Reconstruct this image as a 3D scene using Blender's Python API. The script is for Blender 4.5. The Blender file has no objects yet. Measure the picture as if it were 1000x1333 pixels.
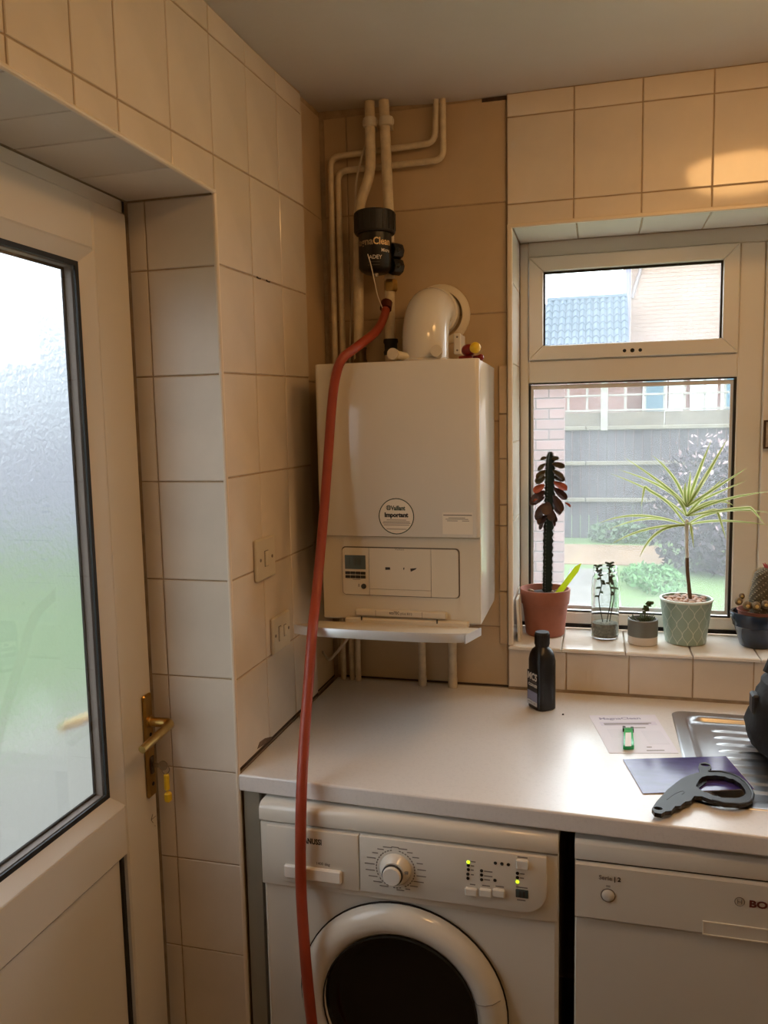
import bpy, bmesh, math, random
from mathutils import Vector, Matrix
rnd = random.Random(7)
PI = math.pi
sc = bpy.context.scene
col = sc.collection

# ------------------------------------------------------------------ camera
cd = bpy.data.cameras.new('camera')
cam = bpy.data.objects.new('camera', cd)
col.objects.link(cam)
cd.sensor_fit = 'VERTICAL'
cd.sensor_height = 24.0
cd.lens = 1042.23 * 24.0 / 1333.0
cd.clip_start = 0.02
_r = Vector((0.96633651, 0.25650611, -0.01995907))
_u = Vector((-0.00879378, 0.11046092, 0.99384156))
_f = Vector((-0.25713113, 0.96020987, -0.10899808))
_m = Matrix((_r, _u, -_f)).transposed().to_4x4()
_m.translation = Vector((0.76542, -2.26967, 1.63832))
cam.matrix_world = _m
sc.camera = cam

# ------------------------------------------------------------------ world and exposure
wd = bpy.data.worlds.new('overcast')
sc.world = wd
wd.use_nodes = True
bg = wd.node_tree.nodes['Background']
bg.inputs['Color'].default_value = (0.88, 0.94, 1.0, 1)
bg.inputs['Strength'].default_value = 6.6
sc.view_settings.view_transform = 'Standard'
sc.view_settings.look = 'None'
sc.view_settings.gamma = 1.0
sc.view_settings.use_curve_mapping = False
sc.view_settings.exposure = 0.1
LAMP_POWER = 13.0

# ------------------------------------------------------------------ helpers
def lin(c):
    out = []
    for k in c:
        k = k / 255.0
        out.append(k / 12.92 if k <= 0.04045 else ((k + 0.055) / 1.055) ** 2.4)
    return (out[0], out[1], out[2], 1.0)

MATS = {}
def mat(name, c, rough=0.5, metal=0.0, noise=None, bump=None, rand=0.0, spec=0.5, coat=0.0, emit=None, trans=0.0, c2=None, stretch=None, alpha=None):
    if name in MATS:
        return MATS[name]
    m = bpy.data.materials.new(name)
    m.use_nodes = True
    nt = m.node_tree
    b = nt.nodes['Principled BSDF']
    base = lin(c)
    b.inputs['Base Color'].default_value = base
    b.inputs['Roughness'].default_value = rough
    b.inputs['Metallic'].default_value = metal
    b.inputs['Specular IOR Level'].default_value = spec
    b.inputs['Coat Weight'].default_value = coat
    b.inputs['Coat Roughness'].default_value = 0.08
    b.inputs['Transmission Weight'].default_value = trans
    if emit:
        b.inputs['Emission Color'].default_value = lin(emit[0])
        b.inputs['Emission Strength'].default_value = emit[1]
    src = None
    vec = None
    if noise or bump:
        tc = nt.nodes.new('ShaderNodeTexCoord')
        vec = tc.outputs['Object']
        if stretch:
            mp = nt.nodes.new('ShaderNodeMapping')
            mp.inputs['Scale'].default_value = stretch
            nt.links.new(vec, mp.inputs['Vector'])
            vec = mp.outputs['Vector']
    if noise:
        n = nt.nodes.new('ShaderNodeTexNoise')
        n.inputs['Scale'].default_value = noise[0]
        n.inputs['Detail'].default_value = 5.0
        n.inputs['Roughness'].default_value = 0.6
        nt.links.new(vec, n.inputs['Vector'])
        r = nt.nodes.new('ShaderNodeValToRGB')
        a = noise[1]
        lo = lin(c2) if c2 else tuple(k * (1 - a) for k in base[:3]) + (1,)
        hi = base if c2 else tuple(min(1, k * (1 + a * 0.5)) for k in base[:3]) + (1,)
        r.color_ramp.elements[0].color = lo
        r.color_ramp.elements[1].color = hi
        r.color_ramp.elements[0].position = noise[2] if len(noise) > 2 else 0.3
        r.color_ramp.elements[1].position = noise[3] if len(noise) > 3 else 0.7
        nt.links.new(n.outputs['Fac'], r.inputs['Fac'])
        src = r.outputs['Color']
    if rand:
        oi = nt.nodes.new('ShaderNodeObjectInfo')
        mr = nt.nodes.new('ShaderNodeMapRange')
        mr.inputs['To Min'].default_value = 1 - rand
        mr.inputs['To Max'].default_value = 1 + rand
        nt.links.new(oi.outputs['Random'], mr.inputs['Value'])
        hs = nt.nodes.new('ShaderNodeHueSaturation')
        nt.links.new(mr.outputs['Result'], hs.inputs['Value'])
        if src:
            nt.links.new(src, hs.inputs['Color'])
        else:
            hs.inputs['Color'].default_value = base
        src = hs.outputs['Color']
    if src:
        nt.links.new(src, b.inputs['Base Color'])
    if bump:
        n = nt.nodes.new('ShaderNodeTexNoise')
        n.inputs['Scale'].default_value = bump[0]
        n.inputs['Detail'].default_value = 3.0
        nt.links.new(vec, n.inputs['Vector'])
        bp = nt.nodes.new('ShaderNodeBump')
        bp.inputs['Strength'].default_value = bump[1]
        bp.inputs['Distance'].default_value = bump[2] if len(bump) > 2 else 0.002
        nt.links.new(n.outputs['Fac'], bp.inputs['Height'])
        nt.links.new(bp.outputs['Normal'], b.inputs['Normal'])
    MATS[name] = m
    return m

class MB:
    def __init__(self):
        self.v, self.f, self.mi = [], [], []
    def add(self, vs, fs, mi=0):
        o = len(self.v)
        self.v += [tuple(p) for p in vs]
        for f in fs:
            self.f.append([o + i for i in f])
            self.mi.append(mi)
        return self
    def box(self, x0, x1, y0, y1, z0, z1, b=0.0, mi=0, M=None):
        lo, hi = (min(x0, x1), min(y0, y1), min(z0, z1)), (max(x0, x1), max(y0, y1), max(z0, z1))
        if b <= 0:
            vs = [(lo[0] if not i & 1 else hi[0], lo[1] if not i & 2 else hi[1], lo[2] if not i & 4 else hi[2]) for i in range(8)]
            fs = [(0, 1, 3, 2), (4, 6, 7, 5), (0, 4, 5, 1), (2, 3, 7, 6), (0, 2, 6, 4), (1, 5, 7, 3)]
        else:
            vs, idx = [], {}
            for i in range(8):
                for a in range(3):
                    p = []
                    for k in range(3):
                        s = (i >> k) & 1
                        e = hi[k] if s else lo[k]
                        if k != a:
                            e += -b if s else b
                        p.append(e)
                    idx[(i, a)] = len(vs)
                    vs.append(tuple(p))
            fs = []
            for a in range(3):
                o1, o2 = [k for k in range(3) if k != a]
                for s in (0, 1):
                    ring = []
                    for (p, q) in ((0, 0), (1, 0), (1, 1), (0, 1)):
                        ring.append(idx[((s << a) | (p << o1) | (q << o2), a)])
                    fs.append(ring)
                for (p, q) in ((0, 0), (1, 0), (1, 1), (0, 1)):
                    i0 = (p << o1) | (q << o2)
                    i1 = i0 | (1 << a)
                    fs.append([idx[(i0, o1)], idx[(i1, o1)], idx[(i1, o2)], idx[(i0, o2)]])
            for i in range(8):
                fs.append([idx[(i, 0)], idx[(i, 1)], idx[(i, 2)]])
        if M is not None:
            vs = [tuple(M @ Vector(p)) for p in vs]
        return self.add(vs, fs, mi)
    def tube(self, pts, r, n=10, cap=True, mi=0, closed=False):
        pts = [Vector(p) for p in pts]
        rs = r if isinstance(r, (list, tuple)) else [r] * len(pts)
        vs = []
        up = None
        for i, p in enumerate(pts):
            if closed:
                t = (pts[(i + 1) % len(pts)] - pts[i - 1]).normalized()
            elif i == 0:
                t = (pts[1] - p).normalized()
            elif i == len(pts) - 1:
                t = (p - pts[i - 1]).normalized()
            else:
                t = ((pts[i + 1] - p).normalized() + (p - pts[i - 1]).normalized())
                t = t.normalized() if t.length > 1e-6 else (pts[i + 1] - p).normalized()
            if up is None:
                up = Vector((0, 0, 1)) if abs(t.z) < 0.9 else Vector((1, 0, 0))
            a = t.cross(up)
            if a.length < 1e-5:
                a = t.cross(Vector((0.3, 0.9, 0.1)))
            a.normalize()
            up = a.cross(t).normalized()
            for k in range(n):
                w = 2 * PI * k / n
                vs.append(p + (a * math.cos(w) + up * math.sin(w)) * rs[i])
        fs = []
        m = len(pts)
        for i in range(m if closed else m - 1):
            j = (i + 1) % m
            for k in range(n):
                fs.append((i * n + k, i * n + (k + 1) % n, j * n + (k + 1) % n, j * n + k))
        if cap and not closed:
            fs.append(tuple(range(n))[::-1])
            fs.append(tuple((m - 1) * n + k for k in range(n)))
        return self.add(vs, fs, mi)
    def lathe(self, prof, n=24, o=(0, 0, 0), M=None, mi=0, cap=True):
        vs, fs = [], []
        o = Vector(o)
        for (r, h) in prof:
            for k in range(n):
                w = 2 * PI * k / n
                p = Vector((r * math.cos(w), r * math.sin(w), h))
                if M is not None:
                    p = M @ p
                vs.append(o + p)
        for i in range(len(prof) - 1):
            for k in range(n):
                fs.append((i * n + k, i * n + (k + 1) % n, (i + 1) * n + (k + 1) % n, (i + 1) * n + k))
        if cap and prof[0][0] > 1e-6:
            fs.append(tuple(range(n))[::-1])
        if cap and prof[-1][0] > 1e-6:
            fs.append(tuple((len(prof) - 1) * n + k for k in range(n)))
        return self.add(vs, fs, mi)
    def prism(self, poly, ext, mi=0):
        n = len(poly)
        poly = [Vector(p) for p in poly]
        e = Vector(ext)
        vs = poly + [p + e for p in poly]
        fs = [tuple(range(n))[::-1], tuple(n + k for k in range(n))]
        for k in range(n):
            fs.append((k, (k + 1) % n, n + (k + 1) % n, n + k))
        return self.add(vs, fs, mi)
    def ring(self, outer, inner, ext, mi=0):
        n = len(outer)
        e = Vector(ext)
        vs = [Vector(p) for p in outer] + [Vector(p) for p in inner]
        vs = vs + [p + e for p in vs]
        fs = []
        for k in range(n):
            j = (k + 1) % n
            fs += [(k, n + k, n + j, j), (2 * n + k, 2 * n + j, 3 * n + j, 3 * n + k),
                   (k, j, 2 * n + j, 2 * n + k), (n + k, 3 * n + k, 3 * n + j, n + j)]
        return self.add(vs, fs, mi)
    def ball(self, c, r, nu=12, nv=8, mi=0, M=None):
        if not isinstance(r, (tuple, list)):
            r = (r, r, r)
        vs = [(0, 0, -1)]
        for i in range(1, nv):
            a = -PI / 2 + PI * i / nv
            for k in range(nu):
                w = 2 * PI * k / nu
                vs.append((math.cos(a) * math.cos(w), math.cos(a) * math.sin(w), math.sin(a)))
        vs.append((0, 0, 1))
        fs = []
        for k in range(nu):
            fs.append((0, 1 + (k + 1) % nu, 1 + k))
            for i in range(nv - 2):
                a = 1 + i * nu
                fs.append((a + k, a + (k + 1) % nu, a + nu + (k + 1) % nu, a + nu + k))
            a = 1 + (nv - 2) * nu
            fs.append((a + k, a + (k + 1) % nu, len(vs) - 1))
        out = []
        for p in vs:
            q = Vector((p[0] * r[0], p[1] * r[1], p[2] * r[2]))
            if M is not None:
                q = M @ q
            out.append(q + Vector(c))
        return self.add(out, fs, mi)
    def obj(self, name, ms, parent=None, bev=0.0, seg=2, ang=35, kind=None):
        me = bpy.data.meshes.new(name)
        bm = bmesh.new()
        vs = [bm.verts.new(p) for p in self.v]
        for f, mi in zip(self.f, self.mi):
            try:
                fc = bm.faces.new([vs[i] for i in f])
                fc.material_index = mi
                fc.smooth = True
            except ValueError:
                pass
        if self.collapse:
            bmesh.ops.remove_doubles(bm, verts=bm.verts[:], dist=1e-6)
        bmesh.ops.recalc_face_normals(bm, faces=bm.faces[:])
        if bev > 0:
            es = [e for e in bm.edges if len(e.link_faces) == 2 and e.calc_face_angle(0) > 0.6]
            bmesh.ops.bevel(bm, geom=es, offset=bev, segments=seg, profile=0.5, affect='EDGES', clamp_overlap=True)
            for fc in bm.faces:
                fc.smooth = True
        bm.to_mesh(me)
        bm.free()
        me.set_sharp_from_angle(angle=math.radians(ang))
        for m in (ms if isinstance(ms, (list, tuple)) else [ms]):
            me.materials.append(m)
        return link(name, me, parent, kind)
    collapse = True

def link(name, data, parent=None, kind=None):
    o = bpy.data.objects.new(name, data)
    col.objects.link(o)
    if parent is not None:
        o.parent = parent
        o.matrix_parent_inverse = ABS[parent.name].inverted() if parent.name in ABS else Matrix()
    if kind:
        o['kind'] = kind
    return o
ABS = {}

def tag(o, label, cat, group=None):
    o['label'] = label
    o['category'] = cat
    if group:
        o['group'] = group
    return o

def thing(name, loc, label, cat, group=None):
    o = bpy.data.objects.new(name, None)
    col.objects.link(o)
    o.location = loc
    o.empty_display_size = 0.05
    ABS[o.name] = Matrix.Translation(loc)
    return tag(o, label, cat, group)

def struct(name, loc=(0, 0, 0)):
    o = bpy.data.objects.new(name, None)
    col.objects.link(o)
    o.location = loc
    ABS[o.name] = Matrix.Translation(loc)
    o['kind'] = 'structure'
    return o

def tile(p, n, parent, m, t=0.006, gap=0.0016, b=0.0014, name='tile', back=0.0):
    """one tile: four corners of its cell on the finished face, outward normal n"""
    p = [Vector(q) for q in p]
    n = Vector(n)
    c = sum(p, Vector()) / 4
    def ins(q, d):
        out = []
        for k in range(4):
            e1 = (q[k - 1] - q[k]).normalized()
            e2 = (q[(k + 1) % 4] - q[k]).normalized()
            out.append(q[k] + (e1 + e2) * d)
        return out
    a = ins(p, gap)
    f = ins(p, gap + b)
    j = n * rnd.uniform(-0.0004, 0.0004)
    vs = [q - n * t - c for q in a] + [q - n * b + j - c for q in a] + [q + j - c for q in f]
    fs = [(0, 1, 5, 4), (1, 2, 6, 5), (2, 3, 7, 6), (3, 0, 4, 7), (4, 5, 9, 8), (5, 6, 10, 9), (6, 7, 11, 10), (7, 4, 8, 11), (8, 9, 10, 11)]
    me = bpy.data.meshes.new(name)
    me.from_pydata([tuple(v) for v in vs], [], fs)
    bm = bmesh.new()
    bm.from_mesh(me)
    if bm.faces:
        bm.normal_update()
        bm.faces.ensure_lookup_table()
        if bm.faces[8].normal.dot(n) < 0:
            bmesh.ops.reverse_faces(bm, faces=bm.faces[:])
    bm.to_mesh(me)
    bm.free()
    me.materials.append(m)
    o = link(name, me, parent)
    o.location = c
    return o

def grid_tiles(us, vs, fn, n, parent, m, skip=None, **kw):
    for i in range(len(us) - 1):
        for k in range(len(vs) - 1):
            if skip and skip(i, k):
                continue
            tile([fn(us[i], vs[k]), fn(us[i + 1], vs[k]), fn(us[i + 1], vs[k + 1]), fn(us[i], vs[k + 1])], n, parent, m, **kw)

def text(s, size, fn, m, parent, name='lettering', align='LEFT', shear=0.0, bold=0.0, width=None):
    cu = bpy.data.curves.new('t', 'FONT')
    cu.body = s
    cu.size = size
    cu.shear = shear
    cu.offset = bold
    cu.align_x = align
    cu.resolution_u = 3
    to = bpy.data.objects.new('t', cu)
    col.objects.link(to)
    bpy.context.view_layer.update()
    me = bpy.data.meshes.new_from_object(to)
    bpy.data.objects.remove(to)
    xs = [v.co.x for v in me.vertices]
    w = max(xs) - min(xs)
    k = width / w if width else 1.0
    for v in me.vertices:
        v.co = Vector(fn(v.co.x * k, v.co.y))
    me.materials.append(m)
    me.name = name
    return link(name, me, parent)

def plane_fn(o, u, v):
    o, u, v = Vector(o), Vector(u).normalized(), Vector(v).normalized()
    return lambda x, y: o + u * x + v * y

def arc(c, a, b, r, t0, t1, n):
    c, a, b = Vector(c), Vector(a), Vector(b)
    return [c + (a * math.cos(t0 + (t1 - t0) * i / n) + b * math.sin(t0 + (t1 - t0) * i / n)) * r for i in range(n + 1)]

def fillet(pts, r, n=5):
    """round the corners of a polyline"""
    pts = [Vector(p) for p in pts]
    out = [pts[0]]
    for i in range(1, len(pts) - 1):
        p, a, b = pts[i], pts[i - 1], pts[i + 1]
        d1, d2 = (a - p), (b - p)
        k = min(r, d1.length * 0.49, d2.length * 0.49)
        q0, q1 = p + d1.normalized() * k, p + d2.normalized() * k
        for j in range(n + 1):
            t = j / n
            out.append(q0 * (1 - t) ** 2 + p * 2 * t * (1 - t) + q1 * t * t)
    out.append(pts[-1])
    return out

def spline(pts, n=8):
    pts = [Vector(p) for p in pts]
    P = [pts[0] * 2 - pts[1]] + pts + [pts[-1] * 2 - pts[-2]]
    out = []
    for i in range(1, len(P) - 2):
        for j in range(n):
            t = j / n
            a, b, c, d = P[i - 1], P[i], P[i + 1], P[i + 2]
            out.append(0.5 * ((2 * b) + (c - a) * t + (2 * a - 5 * b + 4 * c - d) * t * t + (3 * b - a - 3 * c + d) * t ** 3))
    out.append(pts[-1])
    return out

def rrect(x0, x1, z0, z1, r, y, n=4, corners=(1, 1, 1, 1)):
    out = []
    for (cx, cz, a, on) in ((x1, z1, 0, corners[0]), (x0, z1, 90, corners[1]), (x0, z0, 180, corners[2]), (x1, z0, 270, corners[3])):
        if not on:
            out.append((cx, y, cz))
            continue
        ox = cx - r if cx == x1 else cx + r
        oz = cz - r if cz == z1 else cz + r
        for i in range(n + 1):
            w = math.radians(a + 90 * i / n)
            out.append((ox + r * math.cos(w), y, oz + r * math.sin(w)))
    return out

# ------------------------------------------------------------------ materials
M_TILE = mat('cream_tile', (222, 210, 194), 0.09, noise=(3.5, 0.10), rand=0.03)
M_TILER = mat('satin_cream_tile', (216, 205, 190), 0.36, noise=(3.5, 0.10), rand=0.03)
M_TILEW = mat('pale_tile', (234, 229, 220), 0.16, noise=(3.5, 0.06), rand=0.02)
M_OLD = mat('old_beige_tile', (196, 172, 138), 0.3, noise=(4, 0.12), rand=0.03)
M_GROUT = mat('grout', (178, 156, 128), 0.9, noise=(30, 0.25))
M_CEIL = mat('ceiling_paint', (214, 208, 200), 0.9, bump=(35, 0.25, 0.003), noise=(2, 0.05))
M_PAINT = mat('wall_paint', (226, 206, 176), 0.85)
M_FLOOR = mat('floor_vinyl', (130, 118, 104), 0.5, noise=(6, 0.2))
M_UPVC = mat('upvc', (220, 214, 204), 0.28, noise=(2, 0.04))
M_GASKET = mat('black_rubber', (18, 18, 22), 0.6)
M_DARK = mat('dark_gap', (14, 13, 12), 0.8)
M_WORK = mat('laminate', (224, 221, 219), 0.3, noise=(160, 0.05, 0.30, 0.5), spec=1.0, coat=0.5)
M_WORK.node_tree.nodes['Principled BSDF'].inputs['Coat Roughness'].default_value = 0.24
M_WHITE = mat('white_enamel', (218, 213, 202), 0.1, noise=(1.5, 0.03))
M_CREAMP = mat('cream_plastic', (210, 201, 182), 0.35)
M_PIPE = mat('painted_pipe', (214, 198, 168), 0.4, noise=(40, 0.18))
M_BLACK = mat('black_plastic', (16, 16, 17), 0.35)
M_BLACKM = mat('matt_black_plastic', (28, 28, 30), 0.55)
M_HOSE = mat('red_rubber', (152, 60, 37), 0.42, noise=(25, 0.12), bump=(120, 0.1))
M_BRASS = mat('brass', (188, 152, 88), 0.28, 1.0, noise=(30, 0.2))
M_COPPER = mat('dull_copper', (140, 96, 60), 0.4, 1.0)
M_STEEL = mat('stainless', (176, 176, 178), 0.3, 1.0, noise=(6, 0.08))
M_SILVER = mat('silver_trim', (200, 203, 206), 0.25, 0.6)
M_TERRA = mat('terracotta', (158, 98, 78), 0.7, noise=(18, 0.18))
M_SOIL = mat('potting_soil', (60, 46, 36), 0.95, noise=(60, 0.4), bump=(80, 0.8))
M_INK = mat('print_ink', (40, 38, 38), 0.6)
M_INKG = mat('grey_print', (120, 112, 104), 0.6)
M_PAPER = mat('white_paper', (236, 232, 228), 0.6)

def glass_mat(name, tint=(0.96, 0.98, 0.98), haze=0.0, refl=0.08):
    m = bpy.data.materials.new(name)
    m.use_nodes = True
    nt = m.node_tree
    nt.nodes.clear()
    out = nt.nodes.new('ShaderNodeOutputMaterial')
    tr = nt.nodes.new('ShaderNodeBsdfTransparent')
    tr.inputs['Color'].default_value = tint + (1,)
    gl = nt.nodes.new('ShaderNodeBsdfGlossy')
    gl.inputs['Roughness'].default_value = 0.02
    fr = nt.nodes.new('ShaderNodeFresnel')
    ge = nt.nodes.new('ShaderNodeNewGeometry')
    io = nt.nodes.new('ShaderNodeMapRange')          # same reflectance from either side of a thin sheet
    io.inputs['To Min'].default_value = 1.45
    io.inputs['To Max'].default_value = 1 / 1.45
    nt.links.new(ge.outputs['Backfacing'], io.inputs['Value'])
    nt.links.new(io.outputs['Result'], fr.inputs['IOR'])
    mx = nt.nodes.new('ShaderNodeMixShader')
    nt.links.new(fr.outputs['Fac'], mx.inputs['Fac'])
    nt.links.new(tr.outputs['BSDF'], mx.inputs[1])
    nt.links.new(gl.outputs['BSDF'], mx.inputs[2])
    last = mx
    if haze:
        tl = nt.nodes.new('ShaderNodeBsdfTranslucent')
        tl.inputs['Color'].default_value = (0.95, 0.96, 1.0, 1)
        tc = nt.nodes.new('ShaderNodeTexCoord')
        nz = nt.nodes.new('ShaderNodeTexNoise')
        nz.inputs['Scale'].default_value = 6
        nz.inputs['Detail'].default_value = 6
        nt.links.new(tc.outputs['Object'], nz.inputs['Vector'])
        mr = nt.nodes.new('ShaderNodeMapRange')
        mr.inputs['To Min'].default_value = haze * 0.5
        mr.inputs['To Max'].default_value = haze * 1.5
        nt.links.new(nz.outputs['Fac'], mr.inputs['Value'])
        m2 = nt.nodes.new('ShaderNodeMixShader')
        nt.links.new(mr.outputs['Result'], m2.inputs['Fac'])
        nt.links.new(mx.outputs['Shader'], m2.inputs[1])
        nt.links.new(tl.outputs['BSDF'], m2.inputs[2])
        last = m2
    nt.links.new(last.outputs['Shader'], out.inputs['Surface'])
    MATS[name] = m
    return m

M_PANE = glass_mat('window_glass', haze=0.06)
M_CLEAR = glass_mat('clear_glass', tint=(0.98, 0.99, 0.99))
M_JAR = mat('jar_glass', (246, 250, 248), 0.02, trans=1.0)
M_JAR.node_tree.nodes['Principled BSDF'].inputs['IOR'].default_value = 1.35

def frosted_mat():
    m = bpy.data.materials.new('frosted_glass')
    m.use_nodes = True
    nt = m.node_tree
    nt.nodes.clear()
    out = nt.nodes.new('ShaderNodeOutputMaterial')
    rf = nt.nodes.new('ShaderNodeBsdfRefraction')
    rf.inputs['IOR'].default_value = 1.18
    rf.inputs['Roughness'].default_value = 0.42
    rf.inputs['Color'].default_value = (0.43, 0.44, 0.445, 1)
    gl = nt.nodes.new('ShaderNodeBsdfGlossy')
    gl.inputs['Roughness'].default_value = 0.25
    tc = nt.nodes.new('ShaderNodeTexCoord')
    nz = nt.nodes.new('ShaderNodeTexNoise')
    nz.inputs['Scale'].default_value = 90
    nz.inputs['Detail'].default_value = 4
    nt.links.new(tc.outputs['Object'], nz.inputs['Vector'])
    bp = nt.nodes.new('ShaderNodeBump')
    bp.inputs['Strength'].default_value = 0.7
    bp.inputs['Distance'].default_value = 0.004
    nt.links.new(nz.outputs['Fac'], bp.inputs['Height'])
    nt.links.new(bp.outputs['Normal'], rf.inputs['Normal'])
    nt.links.new(bp.outputs['Normal'], gl.inputs['Normal'])
    mx = nt.nodes.new('ShaderNodeMixShader')
    mx.inputs['Fac'].default_value = 0.05
    tl = nt.nodes.new('ShaderNodeBsdfTranslucent')
    tl.inputs['Color'].default_value = (0.43, 0.44, 0.445, 1)
    md = nt.nodes.new('ShaderNodeMixShader')
    md.inputs['Fac'].default_value = 0.1
    nt.links.new(rf.outputs['BSDF'], md.inputs[1])
    nt.links.new(tl.outputs['BSDF'], md.inputs[2])
    nt.links.new(md.outputs['Shader'], mx.inputs[1])
    nt.links.new(gl.outputs['BSDF'], mx.inputs[2])
    nt.links.new(mx.outputs['Shader'], out.inputs['Surface'])
    return m
M_FROST = frosted_mat()

# ================================================================== ROOM SHELL
XR, YF = 1.95, -3.7          # right wall, wall behind the camera
G = 0.0028                    # grout lies this far behind the tile faces
def ceil_z(x, y):
    return 2.508 + 0.03 * max(y, -1.6) + 0.019 * math.exp(-(x / 0.25) ** 2 - (y / 0.25) ** 2)

b = MB()
xs = [-0.25, 0, 0.1, 0.2, 0.3, 0.4, 0.55, 0.8, 1.2, XR + 0.1]
ys = [YF - 0.1, -1.6, -1.2, -0.9, -0.7, -0.5, -0.4, -0.3, -0.2, -0.1, 0, 0.1]
vs, fs = [], []
for y in ys:
    for x in xs:
        vs.append((x, y, ceil_z(x, y)))
nx = len(xs)
nb = len(vs)
vs += [(p[0], p[1], p[2] + 0.1) for p in vs]
for j in range(len(ys) - 1):
    for i in range(nx - 1):
        q = (j * nx + i, j * nx + i + 1, (j + 1) * nx + i + 1, (j + 1) * nx + i)
        fs += [q, tuple(k + nb for k in q[::-1])]
for i in range(nx - 1):
    for j in (0, len(ys) - 1):
        fs.append((j * nx + i, j * nx + i + 1, nb + j * nx + i + 1, nb + j * nx + i))
for j in range(len(ys) - 1):
    for i in (0, nx - 1):
        fs.append((j * nx + i, (j + 1) * nx + i, nb + (j + 1) * nx + i, nb + j * nx + i))
MB().add(vs, fs).obj('ceiling', M_CEIL, kind='structure')
MB().box(-0.3, XR + 0.1, YF - 0.1, 0.3, -0.1, 0.0).obj('floor', M_FLOOR, kind='structure')

HEAD = 2.118                  # soffit over the door
DY0, DY1 = -0.706, -1.66      # door opening in the left wall
SILL, WTOP = 1.0, 2.166       # window opening
WX0, WX1 = 0.535, 1.80
TY = -0.012                   # face of the newer tile layer on the window wall

b = MB()
b.box(-0.27, -G, DY0 + G, -0.176, -0.05, 2.60)
b.box(-0.27, -0.010 - G, -0.176, 0.3, -0.05, 2.60)
b.box(-0.27, -G, DY1 - G, DY0 + G, HEAD + G, 2.55)
b.box(-0.27, -G, YF - 0.1, DY1 - G, -0.05, 2.55)
wall_left = b.obj('wall_left', M_GROUT, kind='structure')

b = MB()
b.box(-0.02, 0.5225, G, 0.28, -0.05, 2.60)
b.box(0.5225, WX0 - G, TY + G, 0.28, -0.05, 2.60)
b.box(WX0 - G, WX1 + G, TY + G, 0.28, -0.05, SILL - 0.012)
b.box(WX0 - G, WX1 + G, TY + G, 0.28, WTOP + G, 2.60)
b.box(WX1 + G, XR + 0.1, TY + G, 0.28, -0.05, 2.60)
wall_back = b.obj('wall_back', M_GROUT, kind='structure')
MB().box(XR, XR + 0.1, YF - 0.1, 0.0, -0.05, 2.60).obj('wall_right', M_PAINT, kind='structure')
MB().box(-0.02, XR + 0.1, YF - 0.1, YF, -0.05, 2.60).obj('wall_front', M_PAINT, kind='structure')

# ---- tiles of the left wall (rows drift upwards towards the corner, as laid)
zrow = [(0.8785, 0.0), (1.083, 0.0), (1.306, 0.0), (1.530, 0.0), (1.756, 0.03), (1.979, 0.03), (2.2, 0.052), (2.435, 0.05), (2.494, 0.035)]
def zl(k, y):
    z0, s = zrow[k]
    return z0 + s * (max(y, -1.35) + 0.6)
ycol = [DY0, -0.529, -0.350, -0.1765]
for i in range(3):
    for k in range(8):
        y0, y1 = ycol[i], ycol[i + 1]
        top = k == 7
        f = lambda y, q: (0, y, min(zl(q, y), ceil_z(0, y) - 0.001) if q == 8 else zl(q, y))
        tile([f(y0, k), f(y1, k), f(y1, k + 1), f(y0, k + 1)], (1, 0, 0), wall_left, M_TILE)
yabove = [-2.01, -1.835, -1.66, -1.485, -1.307, -1.164, -1.047, -0.876, DY0]
for i in range(len(yabove) - 1):
    y0, y1 = yabove[i], yabove[i + 1]
    for k in (5, 6, 7):
        lo0 = HEAD if k == 5 else zl(k, y0)
        lo1 = HEAD if k == 5 else zl(k, y1)
        hi0 = zl(k + 1, y0) if k < 7 else ceil_z(0, y0) - 0.001
        hi1 = zl(k + 1, y1) if k < 7 else ceil_z(0, y1) - 0.001
        tile([(0, y0, lo0), (0, y1, lo1), (0, y1, hi1), (0, y0, hi0)], (1, 0, 0), wall_left, M_TILE)
for (z0, z1) in ((0.872, 1.308), (1.308, 1.76), (1.76, 2.228), (2.228, 2.512)):      # older tiles in the last strip by the corner
    tile([(-0.010, -0.172, z0), (-0.010, -0.001, z0), (-0.010, -0.001, z1), (-0.010, -0.172, z1 - (0.008 if z1 > 2.4 else 0))], (1, 0, 0), wall_left, M_OLD)
M_SEAL = mat('dirty_sealant', (74, 56, 42), 0.9, noise=(40, 0.4))
MB().box(-0.004, -0.001, DY0 + 0.004, -0.176, 0.8725, 0.8795).obj('sealant_line', M_SEAL, wall_left)
MB().box(-0.012, -0.0095, -0.176, -0.002, 0.8725, 0.8775).obj('sealant_line', M_SEAL, wall_left)
# broken tile corner at the worktop, and crumbled grout higher up
M_CHIP = mat('bare_plaster', (112, 92, 76), 0.95, noise=(60, 0.4))
cp = [(0, -0.604, 0.887), (0, -0.589, 0.898), (0, -0.558, 0.895), (0, -0.517, 0.883), (0, -0.522, 0.877)]
MB().prism([(-0.002, p[1], max(p[2], 0.8725)) for p in cp], (0.0026, 0, 0)).obj('broken_corner', M_CHIP, wall_left)
for (ya, yb) in ((-0.505, -0.485), (-0.45, -0.43)):
    MB().tube([(-0.0004, ya, zl(5, ya) + 0.001), (-0.0004, (ya + yb) / 2, zl(5, ya) - 0.0005), (-0.0004, yb, zl(5, yb))], 0.0018, 5).obj('crumbled_grout', M_SEAL, wall_left)
# reveal beside the door
rx = [-0.206, -0.164, -0.0015]
rz = [0.0, 0.218, 0.436, 0.654, 0.872, 1.087, 1.306, 1.523, 1.750, 1.973, HEAD - 0.001]
grid_tiles(rx, rz, lambda x, z: (x, DY0, z), (0, -1, 0), wall_left, M_TILER)
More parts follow.
